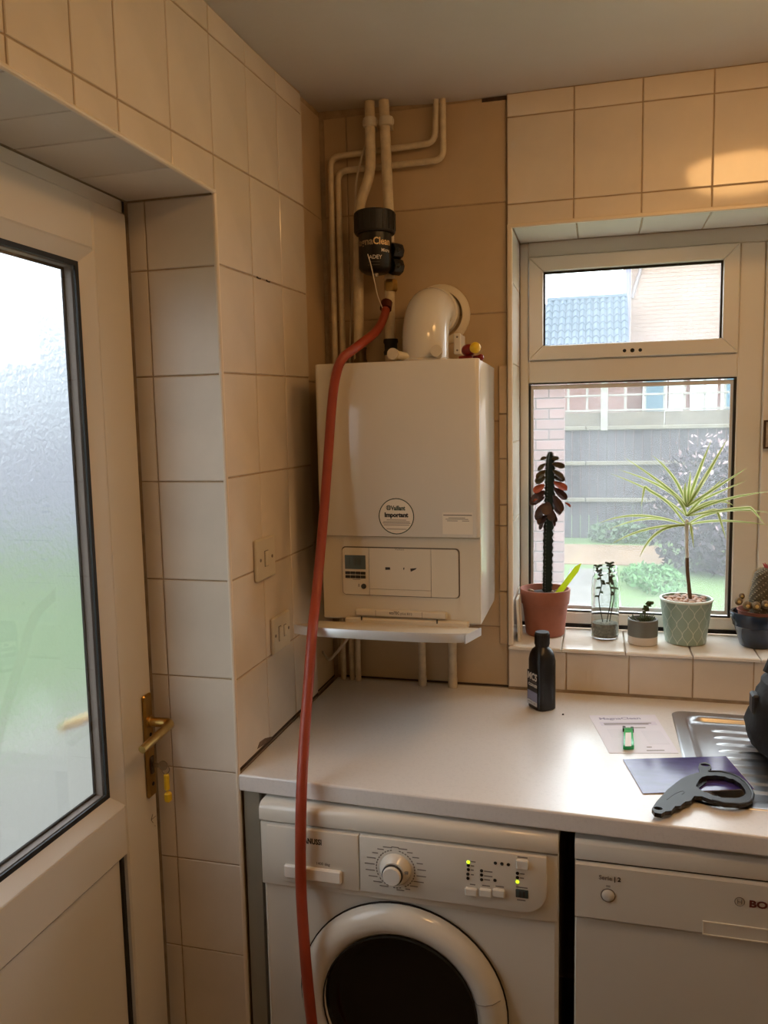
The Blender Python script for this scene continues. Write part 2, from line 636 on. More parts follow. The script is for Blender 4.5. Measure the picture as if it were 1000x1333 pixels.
# soffit over the door
grid_tiles([-1.66, -1.485, -1.307, -1.164, -1.047, -0.876, DY0 - 0.001], [-0.206, -0.0015], lambda y, x: (x, y, HEAD), (0, 0, -1), wall_left, M_TILER)
M_TRIM = mat('tile_trim', (226, 212, 192), 0.3)
MB().tube([(-0.004, DY0 + 0.004, 0.0), (-0.004, DY0 + 0.004, HEAD)], 0.0052, 10).obj('trim_1', M_TRIM, kind='structure')
MB().tube([(-0.004, DY0 + 0.004, HEAD + 0.004), (-0.004, DY1, HEAD + 0.004)], 0.0052, 10).obj('trim_2', M_TRIM, kind='structure')

# ---- old large tiles behind the boiler
grid_tiles([0.0, 0.069, 0.5215], [0.876, 1.05, 1.345, 1.64, 1.938, 2.233, 2.506], lambda x, z: (x, 0, z), (0, -1, 0), wall_back, M_OLD, gap=0.002)
MB().box(0.02, 0.5215, 0.0005, 0.003, 0.8725, 0.8765).obj('sealant_line', M_SEAL, wall_back)
MB().box(0.455, 0.5215, -0.0035, 0.003, 2.4975, 2.5065).obj('missing_plaster', M_SEAL, wall_back)
# narrow cut pieces beside the boiler (edge of the newer layer)
zc = [1.0, 1.155, 1.345, 1.405, 1.535, 1.66, 1.795]
for k in range(len(zc) - 1):
    tile([(0.496, -0.006, zc[k]), (0.5222, -0.006, zc[k]), (0.5222, -0.006, zc[k + 1]), (0.496, -0.006, zc[k + 1])], (0, -1, 0), wall_back, M_OLD, t=0.005)
# ---- newer tiles round the window
xw = [0.5225, 0.698, 0.870, 1.041, 1.214, 1.387, 1.56, 1.733, XR - 0.001]
zw = [WTOP, 2.222, 2.447]
for i in range(len(xw) - 1):
    for k in range(3):
        z0 = zw[k]
        z1 = zw[k + 1] if k < 2 else 2.507
        tile([(xw[i], TY, z0), (xw[i + 1], TY, z0), (xw[i + 1], TY, z1), (xw[i], TY, z1)], (0, -1, 0), wall_back, M_TILE)
xb = [0.5225, 0.685, 0.855, 1.0215, 1.174, 1.34, 1.51, 1.68, XR - 0.001]
grid_tiles(xb, [0.877, 0.990], lambda x, z: (x, TY, z), (0, -1, 0), wall_back, M_TILE)
# sill, window reveal and head tiles
grid_tiles([WX0 - 0.012, 0.672, 0.845, 1.02, 1.19, 1.36, 1.53, 1.70, WX1], [TY - 0.008, 0.225], lambda x, y: (x, y, SILL), (0, 0, 1), wall_back, M_TILEW, t=0.010, b=0.003)
grid_tiles([WX0, 0.705, 0.875, 1.045, 1.215, 1.385, 1.555, 1.72, WX1], [TY, 0.215], lambda x, y: (x, y, WTOP), (0, 0, -1), wall_back, M_TILEW)
zr = [SILL + 0.001, 1.13, 1.355, 1.58, 1.80, 2.02, WTOP]
grid_tiles([TY + 0.012, 0.215], zr, lambda y, z: (WX0, y, z), (1, 0, 0), wall_back, M_TILEW)
grid_tiles([TY + 0.012, 0.215], zr, lambda y, z: (WX1, y, z), (-1, 0, 0), wall_back, M_TILEW)
MB().box(0.5225, 0.5365, TY - 0.004, TY + 0.012, SILL, WTOP, 0.003).obj('trim_3', M_TRIM, kind='structure')
MB().box(0.5225, WX1 + 0.01, TY - 0.004, TY + 0.006, WTOP - 0.006, WTOP + 0.004, 0.002).obj('trim_4', M_TRIM, kind='structure')

# ================================================================== DOOR
door = struct('door_1', (-0.2, DY0, 0))
DX = -0.2
LY0, LY1 = -0.720, -1.648       # leaf
b = MB()
b.box(DX - 0.07, DX - 0.012, DY0 - 0.001, LY0 + 0.004, 0.0, HEAD)
b.box(DX - 0.07, DX - 0.012, DY1, LY1 - 0.004, 0.0, HEAD)
b.box(DX - 0.07, DX - 0.012, DY1, DY0, 2.092, HEAD)
b.obj('door_frame', M_UPVC, door)
GY0, GY1 = -0.871, -1.50
b = MB(); b.box(DX - 0.06, DX, LY0, GY0 + 0.03, 0.02, 2.09, 0.004); b.obj('stile', M_UPVC, door)
b = MB(); b.box(DX - 0.06, DX, GY1 - 0.03, LY1, 0.02, 2.09, 0.004); b.obj('stile', M_UPVC, door)
b = MB(); b.box(DX - 0.06, DX, GY1 - 0.03, GY0 + 0.03, 1.992, 2.09, 0.004); b.obj('top_rail', M_UPVC, door)
b = MB(); b.box(DX - 0.06, DX, GY1 - 0.03, GY0 + 0.03, 0.733, 0.842, 0.004); b.obj('middle_rail', M_UPVC, door)
b = MB(); b.box(DX - 0.06, DX, GY1 - 0.03, GY0 + 0.03, 0.02, 0.12, 0.004); b.obj('bottom_rail', M_UPVC, door)
# sloping glazing beads
def bead(name, pa, pb, depth_dir):
    pa, pb, d = Vector(pa), Vector(pb), Vector(depth_dir)
    back = Vector((-0.018, 0, 0))
    poly = [pa, pa + back, pa + back + d]
    MB().prism(poly, pb - pa).obj(name, M_UPVC, door)
bead('glazing_bead', (DX, GY0 + 0.03, 0.842), (DX, GY0 + 0.03, 1.992), (0, -0.030, 0))
bead('glazing_bead', (DX, GY1 - 0.03, 0.842), (DX, GY1 - 0.03, 1.992), (0, 0.030, 0))
bead('glazing_bead', (DX, GY1 - 0.03, 0.842), (DX, GY0 + 0.03, 0.842), (0, 0, 0.030))
bead('glazing_bead', (DX, GY1 - 0.03, 1.992), (DX, GY0 + 0.03, 1.992), (0, 0, -0.028))
def yz_ring(y0, y1, z0, z1, w, x0, x1, name, m, par):
    o = [(x0, y0, z0), (x0, y1, z0), (x0, y1, z1), (x0, y0, z1)]
    i = [(x0, y0 - w, z0 + w), (x0, y1 + w, z0 + w), (x0, y1 + w, z1 - w), (x0, y0 - w, z1 - w)]
    return MB().ring(o, i, (x1 - x0, 0, 0)).obj(name, m, par)
yz_ring(GY0 + 0.001, GY1 - 0.001, 0.871, 1.966, 0.010, DX - 0.021, DX - 0.017, 'gasket', M_GASKET, door)
MB().box(DX - 0.0235, DX - 0.0215, GY1 - 0.01, GY0 + 0.01, 0.862, 1.975).obj('clear_pane', M_CLEAR, door)
M_SPACER = mat('spacer_bar', (104, 92, 84), 0.6)
yz_ring(GY0 + 0.005, GY1 - 0.005, 0.864, 1.970, 0.016, DX - 0.041, DX - 0.026, 'spacer_bar', M_SPACER, door)
M_EDGE_SHADE = mat('frost_edge_shade', (26, 22, 22), 0.9)
yz_ring(GY0 + 0.005, GY1 - 0.005, 0.864, 1.970, 0.021, DX - 0.045, DX - 0.041, 'edge_shade', M_EDGE_SHADE, door)  # dark strip standing in for the shadow along the frosted glass edge
b = MB()
b.add([(DX - 0.046, GY0 + 0.01, 0.862), (DX - 0.046, GY1 - 0.01, 0.862), (DX - 0.046, GY1 - 0.01, 1.975), (DX - 0.046, GY0 + 0.01, 1.975)], [(0, 1, 2, 3)])
b.obj('frosted_pane', M_FROST, door)
# lower panel with its black gasket
MB().box(DX - 0.05, DX - 0.010, GY1 - 0.02, -0.845, 0.11, 0.74).obj('lower_panel', M_UPVC, door)
MB().box(DX - 0.012, DX - 0.004, -0.862, -0.853, 0.12, 0.733).obj('gasket', M_GASKET, door)
MB().box(DX - 0.012, DX - 0.006, GY1 - 0.02, -0.862, 0.7305, 0.7335).obj('gasket', M_GASKET, door)
# brass lever handle on its long back plate
hp = MB().box(DX + 0.0, DX + 0.009, -0.763, -0.731, 0.818, 1.055, 0.004).obj('handle_plate', M_BRASS, door)
NZ = 0.992
b = MB()
b.lathe([(0.0135, 0), (0.0135, 0.004), (0.0105, 0.006), (0.0105, 0.02)], 16, (DX + 0.009, -0.746, NZ), Matrix.Rotation(PI / 2, 4, 'Y').to_3x3())
pth = fillet([(DX + 0.027, -0.746, NZ), (DX + 0.062, -0.743, NZ), (DX + 0.064, -0.80, NZ - 0.004), (DX + 0.062, -0.865, NZ - 0.012)], 0.02, 6)
b.tube(pth, [0.0105] * 7 + [0.0095] * (len(pth) - 8) + [0.0085], 12)
b.obj('lever', M_BRASS, hp)
MB().box(DX + 0.009, DX + 0.0115, -0.7535, -0.7405, 0.872, 0.913, 0.002).obj('lock_cylinder', mat('dull_steel', (110, 100, 90), 0.4, 1.0), hp)
MB().lathe([(0.0045, 0), (0.0045, 0.001)], 10, (DX + 0.009, -0.746, 0.848), Matrix.Rotation(PI / 2, 4, 'Y').to_3x3()).obj('screw', M_DARK, hp)
MB().lathe([(0.0045, 0), (0.0045, 0.001)], 10, (DX + 0.009, -0.746, 0.962), Matrix.Rotation(PI / 2, 4, 'Y').to_3x3()).obj('screw', M_DARK, hp)
MB().tube(fillet([(DX - 0.072, -0.740, 1.004), (DX - 0.128, -0.738, 1.006), (DX - 0.130, -0.80, 1.014), (DX - 0.130, -0.898, 1.026)], 0.02, 6), 0.0105, 12).obj('outer_lever', M_BRASS, hp)
MB().box(DX - 0.075, DX - 0.0605, -0.763, -0.731, 0.83, 1.07, 0.004).obj('outer_plate', M_BRASS, hp)
# pencilled arrow on the stile
b = MB()
for (p, q) in (((-0.748, 0.762), (-0.728, 0.762)), ((-0.748, 0.762), (-0.741, 0.772)), ((-0.748, 0.762), (-0.741, 0.752)), ((-0.734, 0.742), (-0.733, 0.740))):
    b.tube([(DX + 0.0002, p[0], p[1]), (DX + 0.0002, q[0], q[1])], 0.0007, 4)
b.obj('pencil_arrow', M_INKG, door)
# key with fob
key = thing('door_key', (DX + 0.012, -0.747, 0.893), 'steel door key in the brass lock, with a yellow plastic fob hanging from it', 'key')
MST = mat('key_steel', (150, 140, 128), 0.3, 1.0)
b = MB(); b.box(DX + 0.0118, DX + 0.028, -0.7485, -0.7455, 0.888, 0.897); b.lathe([(0.011, -0.0012), (0.011, 0.0012)], 14, (DX + 0.037, -0.747, 0.893), Matrix.Rotation(PI / 2, 4, 'X').to_3x3()); b.obj('key_blade', MST, key)
ringc = (DX + 0.043, -0.747, 0.884)
MB().tube(arc(ringc, (1, 0, 0), (0, 0.3, 0.95), 0.009, 0, 2 * PI * 15 / 16, 15), 0.0011, 6, closed=True).obj('split_ring', MST, key)
M_YEL = mat('yellow_plastic', (226, 190, 40), 0.4)
b = MB(); b.box(DX + 0.038, DX + 0.050, -0.753, -0.741, 0.835, 0.876, 0.004); b.obj('fob', M_YEL, key)
b = MB(); b.box(DX + 0.0385, DX + 0.0535, -0.756, -0.740, 0.810, 0.833, 0.004); b.obj('fob', M_YEL, key)

# ================================================================== WINDOW
win = struct('window_1', (WX0, 0.22, SILL))
FY = 0.22
def xz_ring(x0, x1, z0, z1, wx, wz, y0, y1, name, m, par, bev=0.0):
    o = [(x0, y0, z0), (x1, y0, z0), (x1, y0, z1), (x0, y0, z1)]
    i = [(x0 + wx, y0, z0 + wz), (x1 - wx, y0, z0 + wz), (x1 - wx, y0, z1 - wz), (x0 + wx, y0, z1 - wz)]
    return MB().ring(o, i, (0, y1 - y0, 0)).obj(name, m, par, bev=bev)
def bx(name, m, par, *a, **k):
    return MB().box(*a, **k).obj(name, m, par)
ZB = 1.014
bx('outer_frame', M_UPVC, win, 0.5355, 0.561, FY, FY + 0.06, ZB, WTOP, b=0.003)
bx('outer_frame', M_UPVC, win, 0.561, WX1, FY, FY + 0.06, 2.122, WTOP + 0.002, b=0.003)
bx('outer_frame', M_UPVC, win, 0.561, WX1, FY, FY + 0.06, ZB, 1.050, b=0.003)
bx('outer_frame', M_UPVC, win, WX1 - 0.026, WX1 - 0.0005, FY, FY + 0.06, ZB, WTOP, b=0.003)
bx('mullion', M_UPVC, win, 1.147, 1.215, FY + 0.001, FY + 0.06, 1.045, 2.124, b=0.004)
bx('transom', M_UPVC, win, 0.560, 1.149, FY + 0.001, FY + 0.06, 1.752, 1.820, b=0.004)
bx('base_gasket', M_GASKET, win, 0.537, WX1, FY + 0.006, FY + 0.05, SILL + 0.0005, ZB)
# opening light at the top: four mitred members
def mitred(x0, x1, z0, z1, w, y0, y1, name, par, m):
    o = [(x0, z0), (x1, z0), (x1, z1), (x0, z1)]
    i = [(x0 + w, z0 + w), (x1 - w, z0 + w), (x1 - w, z1 - w), (x0 + w, z1 - w)]
    for k in range(4):
        j = (k + 1) % 4
        MB().prism([(o[k][0], y0, o[k][1]), (o[j][0], y0, o[j][1]), (i[j][0], y0, i[j][1]), (i[k][0], y0, i[k][1])], (0, y1 - y0, 0)).obj(name, m, par, bev=0.0022, seg=1)
top = MB().box(0.604, 1.104, FY + 0.012, FY + 0.016, 1.857, 2.079).obj('opening_light', M_PANE, win)
mitred(0.563, 1.146, 1.8205, 2.1215, 0.042, FY - 0.010, FY + 0.05, 'sash_rail', top, M_UPVC)
xz_ring(0.6045, 1.1045, 1.8575, 2.0785, 0.006, 0.006, FY + 0.002, FY + 0.010, 'gasket', M_GASKET, top)
for k, dx in enumerate((-0.022, 0, 0.022)):
    MB().lathe([(0.0052 if k != 1 else 0.0062, 0), (0.004, 0.0015)], 10, (0.861 + dx, FY - 0.010, 1.838), Matrix.Rotation(PI / 2, 4, 'X').to_3x3()).obj('screw_hole', M_DARK, top)
# fixed pane below
low = MB().box(0.561, 1.147, FY + 0.016, FY + 0.020, 1.050, 1.752).obj('fixed_pane', M_PANE, win)
xz_ring(0.5605, 1.1475, 1.050, 1.7525, 0.007, 0.004, FY + 0.004, FY + 0.014, 'gasket', M_GASKET, low)
M_BEAD = mat('glazing_bead_grey', (214, 216, 220), 0.3)
xz_ring(0.5675, 1.1405, 1.057, 1.7455, 0.008, 0.012, FY + 0.012, FY + 0.0155, 'glazing_bead', M_BEAD, low)
# right-hand casement beyond the mullion
rp = MB().box(1.27, 1.73, FY + 0.012, FY + 0.016, 1.10, 2.075).obj('casement', M_PANE, win)
mitred(1.2155, 1.7735, 1.0505, 2.1215, 0.058, FY - 0.010, FY + 0.05, 'sash_rail', rp, M_UPVC)
xz_ring(1.271, 1.729, 1.106, 2.066, 0.006, 0.006, FY + 0.002, FY + 0.010, 'gasket', M_GASKET, rp)
# small framed picture hanging on the casement rail at the edge of view
pic = thing('small_picture', (1.255, FY - 0.02, 1.55), 'small dark-edged framed picture hanging on the white window frame above the cactus', 'picture')
xz_ring(1.219, 1.299, 1.548, 1.628, 0.005, 0.005, FY - 0.022, FY - 0.012, 'picture_frame', mat('dark_wood', (62, 42, 30), 0.5), pic)
bx('picture_sheet', mat('pale_print', (190, 186, 178), 0.5, noise=(60, 0.5)), pic, 1.222, 1.296, FY - 0.016, FY - 0.0115, 1.551, 1.625)
# ================================================================== WORKTOP AND APPLIANCES
WZ = 0.872
SX0, SX1, SY0, SY1 = 0.958, 1.70, -0.640, -0.105      # draining board
def rr2(x0, x1, y0, y1, r, z, n=6):
    out = []
    for (cx, cy, a) in ((x1, y1, 0), (x0, y1, 90), (x0, y0, 180), (x1, y0, 270)):
        ox = cx - r if cx == x1 else cx + r
        oy = cy - r if cy == y1 else cy + r
        for i in range(n + 1):
            w = math.radians(a + 90 * i / n)
            out.append((ox + r * math.cos(w), oy + r * math.sin(w), z))
    return out
def outline_plate(outer, inner, hole2, z0, t, name, m, par=None, bev=0.0):
    bm = bmesh.new()
    for lp_ in (outer, inner, hole2):
        if not lp_:
            continue
        v_ = [bm.verts.new((p[0], p[1], z0)) for p in lp_]
        for i in range(len(v_)):
            bm.edges.new((v_[i], v_[(i + 1) % len(v_)]))
    bmesh.ops.triangle_fill(bm, edges=bm.edges[:], use_beauty=True)
    g = bmesh.ops.extrude_face_region(bm, geom=bm.faces[:])
    bmesh.ops.translate(bm, verts=[e for e in g['geom'] if isinstance(e, bmesh.types.BMVert)], vec=(0, 0, t))
    bmesh.ops.recalc_face_normals(bm, faces=bm.faces[:])
    if bev:
        es = [e for e in bm.edges if len(e.link_faces) == 2 and e.calc_face_angle(0) > 1.0 and abs(e.verts[0].co.z - e.verts[1].co.z) < 1e-5]
        bmesh.ops.bevel(bm, geom=es, offset=bev, segments=2, profile=0.5, affect='EDGES', clamp_overlap=True)
    me = bpy.data.meshes.new(name)
    bm.to_mesh(me)
    bm.free()
    me.materials.append(m)
    return link(name, me, par)
wt = outline_plate([(0.002, -0.709), (XR - 0.002, -0.777), (XR - 0.002, -0.013), (0.5235, -0.013), (0.5235, -0.002), (0.002, -0.002)], rr2(SX0 + 0.028, SX1 - 0.028, SY0 + 0.028, SY1 - 0.028, 0.04, 0), None, WZ - 0.039, 0.039, 'worktop', M_WORK, None, 0.004)
tag(wt, 'pale grey speckled laminate worktop running under the boiler and window', 'worktop')
sp = MB().box(0.004, 0.042, -0.695, -0.05, 0.0, WZ - 0.040, 0.001).obj('end_panel', mat('grey_panel', (146, 140, 126), 0.5, noise=(5, 0.1)))
tag(sp, 'grey end panel holding up the worktop, left of the washing machine', 'panel')

# ---- washing machine
wm = thing('washing_machine', (0.377, -0.42, 0), 'white washing machine with a round dark door and dial, under the worktop', 'washing machine')
X0, X1 = 0.058, 0.698
WY = -0.735
b = MB(); b.box(X0, X1, WY + 0.012, -0.12, 0.015, 0.80, 0.008); b.obj('body', M_WHITE, wm)
b = MB()
prof = [(WY + 0.006, 0.782), (WY - 0.002, 0.786), (WY - 0.002, 0.812), (WY + 0.003, 0.820), (WY + 0.012, 0.8245), (-0.12, 0.8245), (-0.12, 0.782)]
b.prism([(X0, y, z) for y, z in prof], (X1 - X0, 0, 0)); b.obj('top', M_WHITE, wm, bev=0.003)
# fascia: drawer side and control side
fz0, fz1 = 0.660, 0.7805
b = MB(); b.prism(rrect(X0 + 0.001, X1 - 0.001, 0.638, fz1, 0.012, WY + 0.003, corners=(0, 0, 0, 0)), (0, 0.02, 0)); b.obj('front_band', M_WHITE, wm, bev=0.002)
b = MB(); b.prism(rrect(X0 + 0.018, 0.286, 0.654, fz1 - 0.001, 0.05, WY - 0.008, n=7, corners=(0, 0, 1, 0)), (0, 0.014, 0)); b.obj('drawer_front', M_WHITE, wm, bev=0.003)
b = MB(); b.prism(rrect(0.2875, X1 - 0.022, 0.656, fz1 - 0.001, 0.05, WY - 0.008, n=7, corners=(0, 0, 0, 1)), (0, 0.014, 0)); fas = b.obj('control_panel', mat('panel_plastic', (214, 208, 196), 0.28), wm, bev=0.003)
q0, q1 = (0.118, -0.75, 0.685), (0.248, -0.75, 0.681)
b = MB(); b.box(q0[0], q1[0], WY - 0.016, WY - 0.006, (q0[2] + q1[2]) / 2 - 0.0145, (q0[2] + q1[2]) / 2 + 0.0145, 0.003); b.obj('drawer_handle', mat('drawer_grip', (236, 230, 220), 0.3), wm)
FYW = WY - 0.0083
zl_ = (0.156, -0.744, 0.749)
pf = plane_fn((zl_[0], FYW, zl_[2]), (1, 0, -0.0), (0, 0, 1))
text('ZANUSSI', 0.0170, pf, M_INK, wm, bold=0.0007, width=0.049)
zl_ = (0.19, -0.744, 0.704)
text('1400 6kg', 0.0085, plane_fn((zl_[0], FYW, zl_[2]), (1, 0, 0), (0, 0, 1)), M_INKG, wm, bold=0.0002, width=0.030)
# dial
DC = (0.366, 0.716)
RY = Matrix.Rotation(PI / 2, 4, 'X').to_3x3()
b = MB(); b.lathe([(0.034, 0), (0.033, 0.006), (0.029, 0.012), (0.0255, 0.016), (0.0235, 0.0185)], 28, (DC[0], WY - 0.008, DC[1]), RY)
dial = b.obj('dial', M_WHITE, wm)
b = MB(); b.lathe([(0.0195, 0.0), (0.0195, 0.017), (0.018, 0.0195), (0.0, 0.0195)], 24, (DC[0] - 0.002, WY - 0.0175, DC[1] - 0.002), RY); b.obj('dial_cap', mat('dial_cap', (222, 220, 214), 0.3), dial)
b = MB(); b.lathe([(0.0195, 0.0), (0.0222, 0.0), (0.0222, 0.004), (0.0195, 0.004)], 24, (DC[0] - 0.002, WY - 0.0262, DC[1] - 0.002), RY, cap=False); b.obj('dial_ring', mat('dial_ring', (70, 72, 76), 0.4, 0.3), dial)
b = MB(); b.box(DC[0] + 0.021, DC[0] + 0.031, WY - 0.0262, WY - 0.0225, DC[1] + 0.002, DC[1] + 0.007); b.obj('dial_pointer', M_INKG, dial)
b = MB()
for (a0, a1) in ((100, 205), (-62, 82), (214, 250), (262, 285)):
    for a in range(a0, a1, 9):
        p0 = math.radians(a); p1 = math.radians(a + 6)
        q = [(DC[0] + r * math.cos(w), FYW, DC[1] + r * math.sin(w)) for r, w in ((0.040, p0), (0.040, p1), (0.0425, p1), (0.0425, p0))]
        b.add(q, [(0, 1, 2, 3)])
for a in range(-80, 260, 17):
    w = math.radians(a)
    cx, cz = DC[0] + 0.056 * math.cos(w), DC[1] + 0.047 * math.sin(w)
    l = rnd.uniform(0.005, 0.011)
    b.add([(cx - l, FYW, cz), (cx + l, FYW, cz), (cx + l, FYW, cz + 0.0022), (cx - l, FYW, cz + 0.0022)], [(0, 1, 2, 3)])
b.obj('printed_scale', M_INKG, fas, kind='stuff')
# lamps, buttons
M_LED = mat('green_led', (190, 230, 40), 0.4, emit=((190, 240, 30), 2.0))
for (p, on) in (((0.519, -0.744, 0.751), 1), ((0.519, -0.744, 0.744), 0), ((0.519, -0.744, 0.735), 0), ((0.518, -0.744, 0.725), 0), ((0.518, -0.744, 0.716), 0),
          ((0.546, -0.744, 0.736), 0), ((0.546, -0.744, 0.727), 0), ((0.546, -0.744, 0.717), 0), ((0.574, -0.744, 0.756), 0), ((0.587, -0.744, 0.756), 0), ((0.6, -0.744, 0.756), 0),
          ((0.573, -0.744, 0.719), 0), ((0.618, -0.744, 0.74), 0), ((0.618, -0.744, 0.731), 0), ((0.618, -0.744, 0.722), 1)):
    MB().lathe([(0.0036, 0), (0.0030, 0.0012)], 10, (p[0], WY - 0.008, p[2]), RY).obj('indicator_lamp', M_LED if on else M_DARK, wm)
for p, hw, hh in (((0.525, -0.744, 0.689), 0.0125, 0.0085), ((0.554, -0.744, 0.691), 0.0125, 0.0085), ((0.581, -0.744, 0.694), 0.0125, 0.0085), ((0.628, -0.744, 0.761), 0.0125, 0.0100)):
    MB().box(p[0] - hw, p[0] + hw, WY - 0.014, WY - 0.006, p[2] - hh, p[2] + hh, 0.002).obj('push_button', M_WHITE, wm)
p = (0.627, -0.744, 0.698)
dsp = MB().box(p[0] - 0.0125, p[0] + 0.0125, WY - 0.0095, WY - 0.006, p[2] - 0.009, p[2] + 0.009, 0.001).obj('display', mat('lcd_dark', (70, 82, 84), 0.25), wm)
b = MB()
for k in (-0.006, 0.0015):
    b.box(p[0] + k, p[0] + k + 0.005, WY - 0.0102, WY - 0.0094, p[2] - 0.006, p[2] + 0.006)
b.obj('display_digits', M_INK, dsp)
b = MB()
for (u0, u1, zz) in (((0.524, -0.744, 0.753), (0.534, -0.744, 0.754), 0), ((0.524, -0.744, 0.744), (0.531, -0.744, 0.744), 0), ((0.524, -0.744, 0.735), (0.53, -0.744, 0.735), 0),
                     ((0.524, -0.744, 0.725), (0.53, -0.744, 0.726), 0), ((0.551, -0.744, 0.736), (0.568, -0.744, 0.737), 0), ((0.551, -0.744, 0.726), (0.568, -0.744, 0.728), 0), ((0.551, -0.744, 0.718), (0.563, -0.744, 0.719), 0),
                     ((0.522, -0.744, 0.704), (0.533, -0.744, 0.704), 0), ((0.547, -0.744, 0.705), (0.563, -0.744, 0.707), 0), ((0.574, -0.744, 0.707), (0.591, -0.744, 0.708), 0), ((0.618, -0.744, 0.775), (0.638, -0.744, 0.775), 0),
                     ((0.623, -0.744, 0.74), (0.632, -0.744, 0.741), 0), ((0.623, -0.744, 0.731), (0.631, -0.744, 0.731), 0), ((0.615, -0.744, 0.711), (0.638, -0.744, 0.712), 0), ((0.617, -0.744, 0.684), (0.634, -0.744, 0.685), 0)):
    b.box(u0[0], u1[0], FYW, FYW + 0.0002, u0[2] - 0.0013, u0[2] + 0.0013)
b.obj('printed_legends', M_INKG, fas, kind='stuff')
# door: white ring, dark bowl, inner shine
DX0, DZ0 = 0.370, 0.405
b = MB(); b.lathe([(0.226, 0.0), (0.226, 0.006), (0.220, 0.020), (0.206, 0.031), (0.190, 0.033), (0.174, 0.028), (0.166, 0.018), (0.164, 0.0)], 64, (DX0, WY + 0.008, DZ0), RY, cap=False)
wdoor = b.obj('door', M_WHITE, wm)
b = MB(); b.lathe([(0.2285, 0.0), (0.2285, 0.0035), (0.226, 0.0035), (0.226, 0.0)], 64, (DX0, WY + 0.008, DZ0), RY, cap=False); b.obj('door_gap', M_DARK, wdoor)
b = MB(); b.lathe([(0.166, 0.019), (0.161, 0.011), (0.150, 0.0075), (0.140, 0.010), (0.10, 0.0085), (0.0, 0.0075)], 48, (DX0, WY + 0.008, DZ0), RY, cap=False)
b.obj('door_glass', mat('dark_bowl', (9, 9, 11), 0.12), wdoor)
b = MB(); b.tube(arc((DX0, WY - 0.0215, DZ0), (1, 0, 0), (0, 0, 1), 0.167, math.radians(-80), math.radians(260), 50), 0.002, 6); b.obj('door_seal', M_DARK, wdoor)
w0 = math.radians(15)
b = MB(); b.tube([(DX0 + r * math.cos(w0), WY + 0.008 - h, DZ0 + r * math.sin(w0)) for r, h in ((0.167, 0.0195), (0.174, 0.0283), (0.190, 0.0333), (0.206, 0.0313), (0.221, 0.0203))], 0.0007, 5); b.obj('handle_seam', M_INKG, wdoor)

# ---- dishwasher
dw = thing('dishwasher', (1.03, -0.42, 0), 'white dishwasher with a single round button, right of the washing machine', 'dishwasher')
D0, D1 = 0.729, 1.329
MB().box(D0, D1, WY + 0.03, -0.12, 0.10, 0.80, 0.002).obj('body', M_WHITE, dw)
b = MB(); b.prism([(D0, y, z) for y, z in ((WY + 0.02, 0.779), (WY + 0.002, 0.779), (WY, 0.783), (WY + 0.002, 0.812), (WY + 0.010, 0.819), (-0.12, 0.819), (-0.12, 0.779))], (D1 - D0, 0, 0)); b.obj('top', M_WHITE, dw, bev=0.002)
M_DWP = mat('dishwasher_white', (206, 202, 192), 0.22)
b = MB(); b.prism([(D0 + 0.001, y, z) for y, z in ((WY + 0.03, 0.660), (WY - 0.0005, 0.660), (WY - 0.006, 0.666), (WY - 0.004, 0.772), (WY + 0.002, 0.7755), (WY + 0.03, 0.7755))], (D1 - D0 - 0.002, 0, 0)); b.obj('control_fascia', M_DWP, dw)
MB().box(D0 + 0.001, D1 - 0.001, WY + 0.004, WY + 0.03, 0.11, 0.659, 0.003).obj('door', M_DWP, dw)
MB().box(D0 + 0.01, D1 - 0.01, WY + 0.05, WY + 0.07, 0.0, 0.10).obj('plinth', M_DARK, dw)
MB().box(D0 + 0.003, D1 - 0.003, WY + 0.006, WY + 0.03, 0.7752, 0.7792).obj('top_gap', M_DARK, dw)
DFY = WY - 0.0058
b = MB(); b.lathe([(0.0125, 0), (0.0118, 0.004), (0.009, 0.006), (0.0, 0.0065)], 20, (0.793, WY - 0.003, 0.716), RY); btn = b.obj('power_button', mat('button_silver', (206, 202, 194), 0.3), dw)
b = MB(); b.lathe([(0.0125, 0), (0.0142, 0), (0.0142, 0.003), (0.0125, 0.003)], 20, (0.793, WY - 0.003, 0.716), RY, cap=False); b.obj('button_ring', M_INKG, btn)
text('Serie', 0.0125, plane_fn((0.775, WY - 0.0054, 0.7475), (1, 0, -0.02), (0, -0.02, 1)), M_INKG, dw, bold=0.0003, width=0.025)
text('| 2', 0.0125, plane_fn((0.8035, WY - 0.0054, 0.747), (1, 0, -0.02), (0, -0.02, 1)), M_INK, dw, bold=0.0004)
b = MB()
for zz in (0.7335, 0.7360, 0.697, 0.694):
    b.box(0.789, 0.797, WY - 0.0054, WY - 0.0052, zz - 0.0007, zz + 0.0007)
b.obj('button_symbols', M_INKG, dw, kind='stuff')
M_RED = mat('logo_brown', (96, 40, 34), 0.5)
text('BOSCH', 0.0190, plane_fn((1.046, WY - 0.0056, 0.729), (1, 0, 0), (0, -0.02, 1)), M_RED, dw, bold=0.0008, width=0.075)
b = MB(); b.tube(arc((1.030, WY - 0.0054, 0.7365), (1, 0, 0), (0, 0, 1), 0.0085, 0, 2 * PI * 23 / 24, 23), 0.0007, 4, closed=True)
for sx in (-0.0035, 0.0035):
    b.tube([(1.030 + sx, WY - 0.0054, 0.732), (1.030 + sx, WY - 0.0054, 0.741)], 0.0008, 4)
b.tube([(1.0265, WY - 0.0054, 0.7365), (1.0335, WY - 0.0054, 0.7365)], 0.0008, 4)
b.obj('round_logo', M_INKG, dw)
xz_ring(0.966, 1.13, 0.662, 0.690, 0.0022, 0.0022, WY - 0.0075, WY - 0.003, 'grip_edge', mat('grip_edge', (236, 230, 214), 0.25), dw)
MB().box(0.968, 1.128, WY - 0.0062, WY - 0.004, 0.664, 0.688).obj('grip', M_DWP, dw)

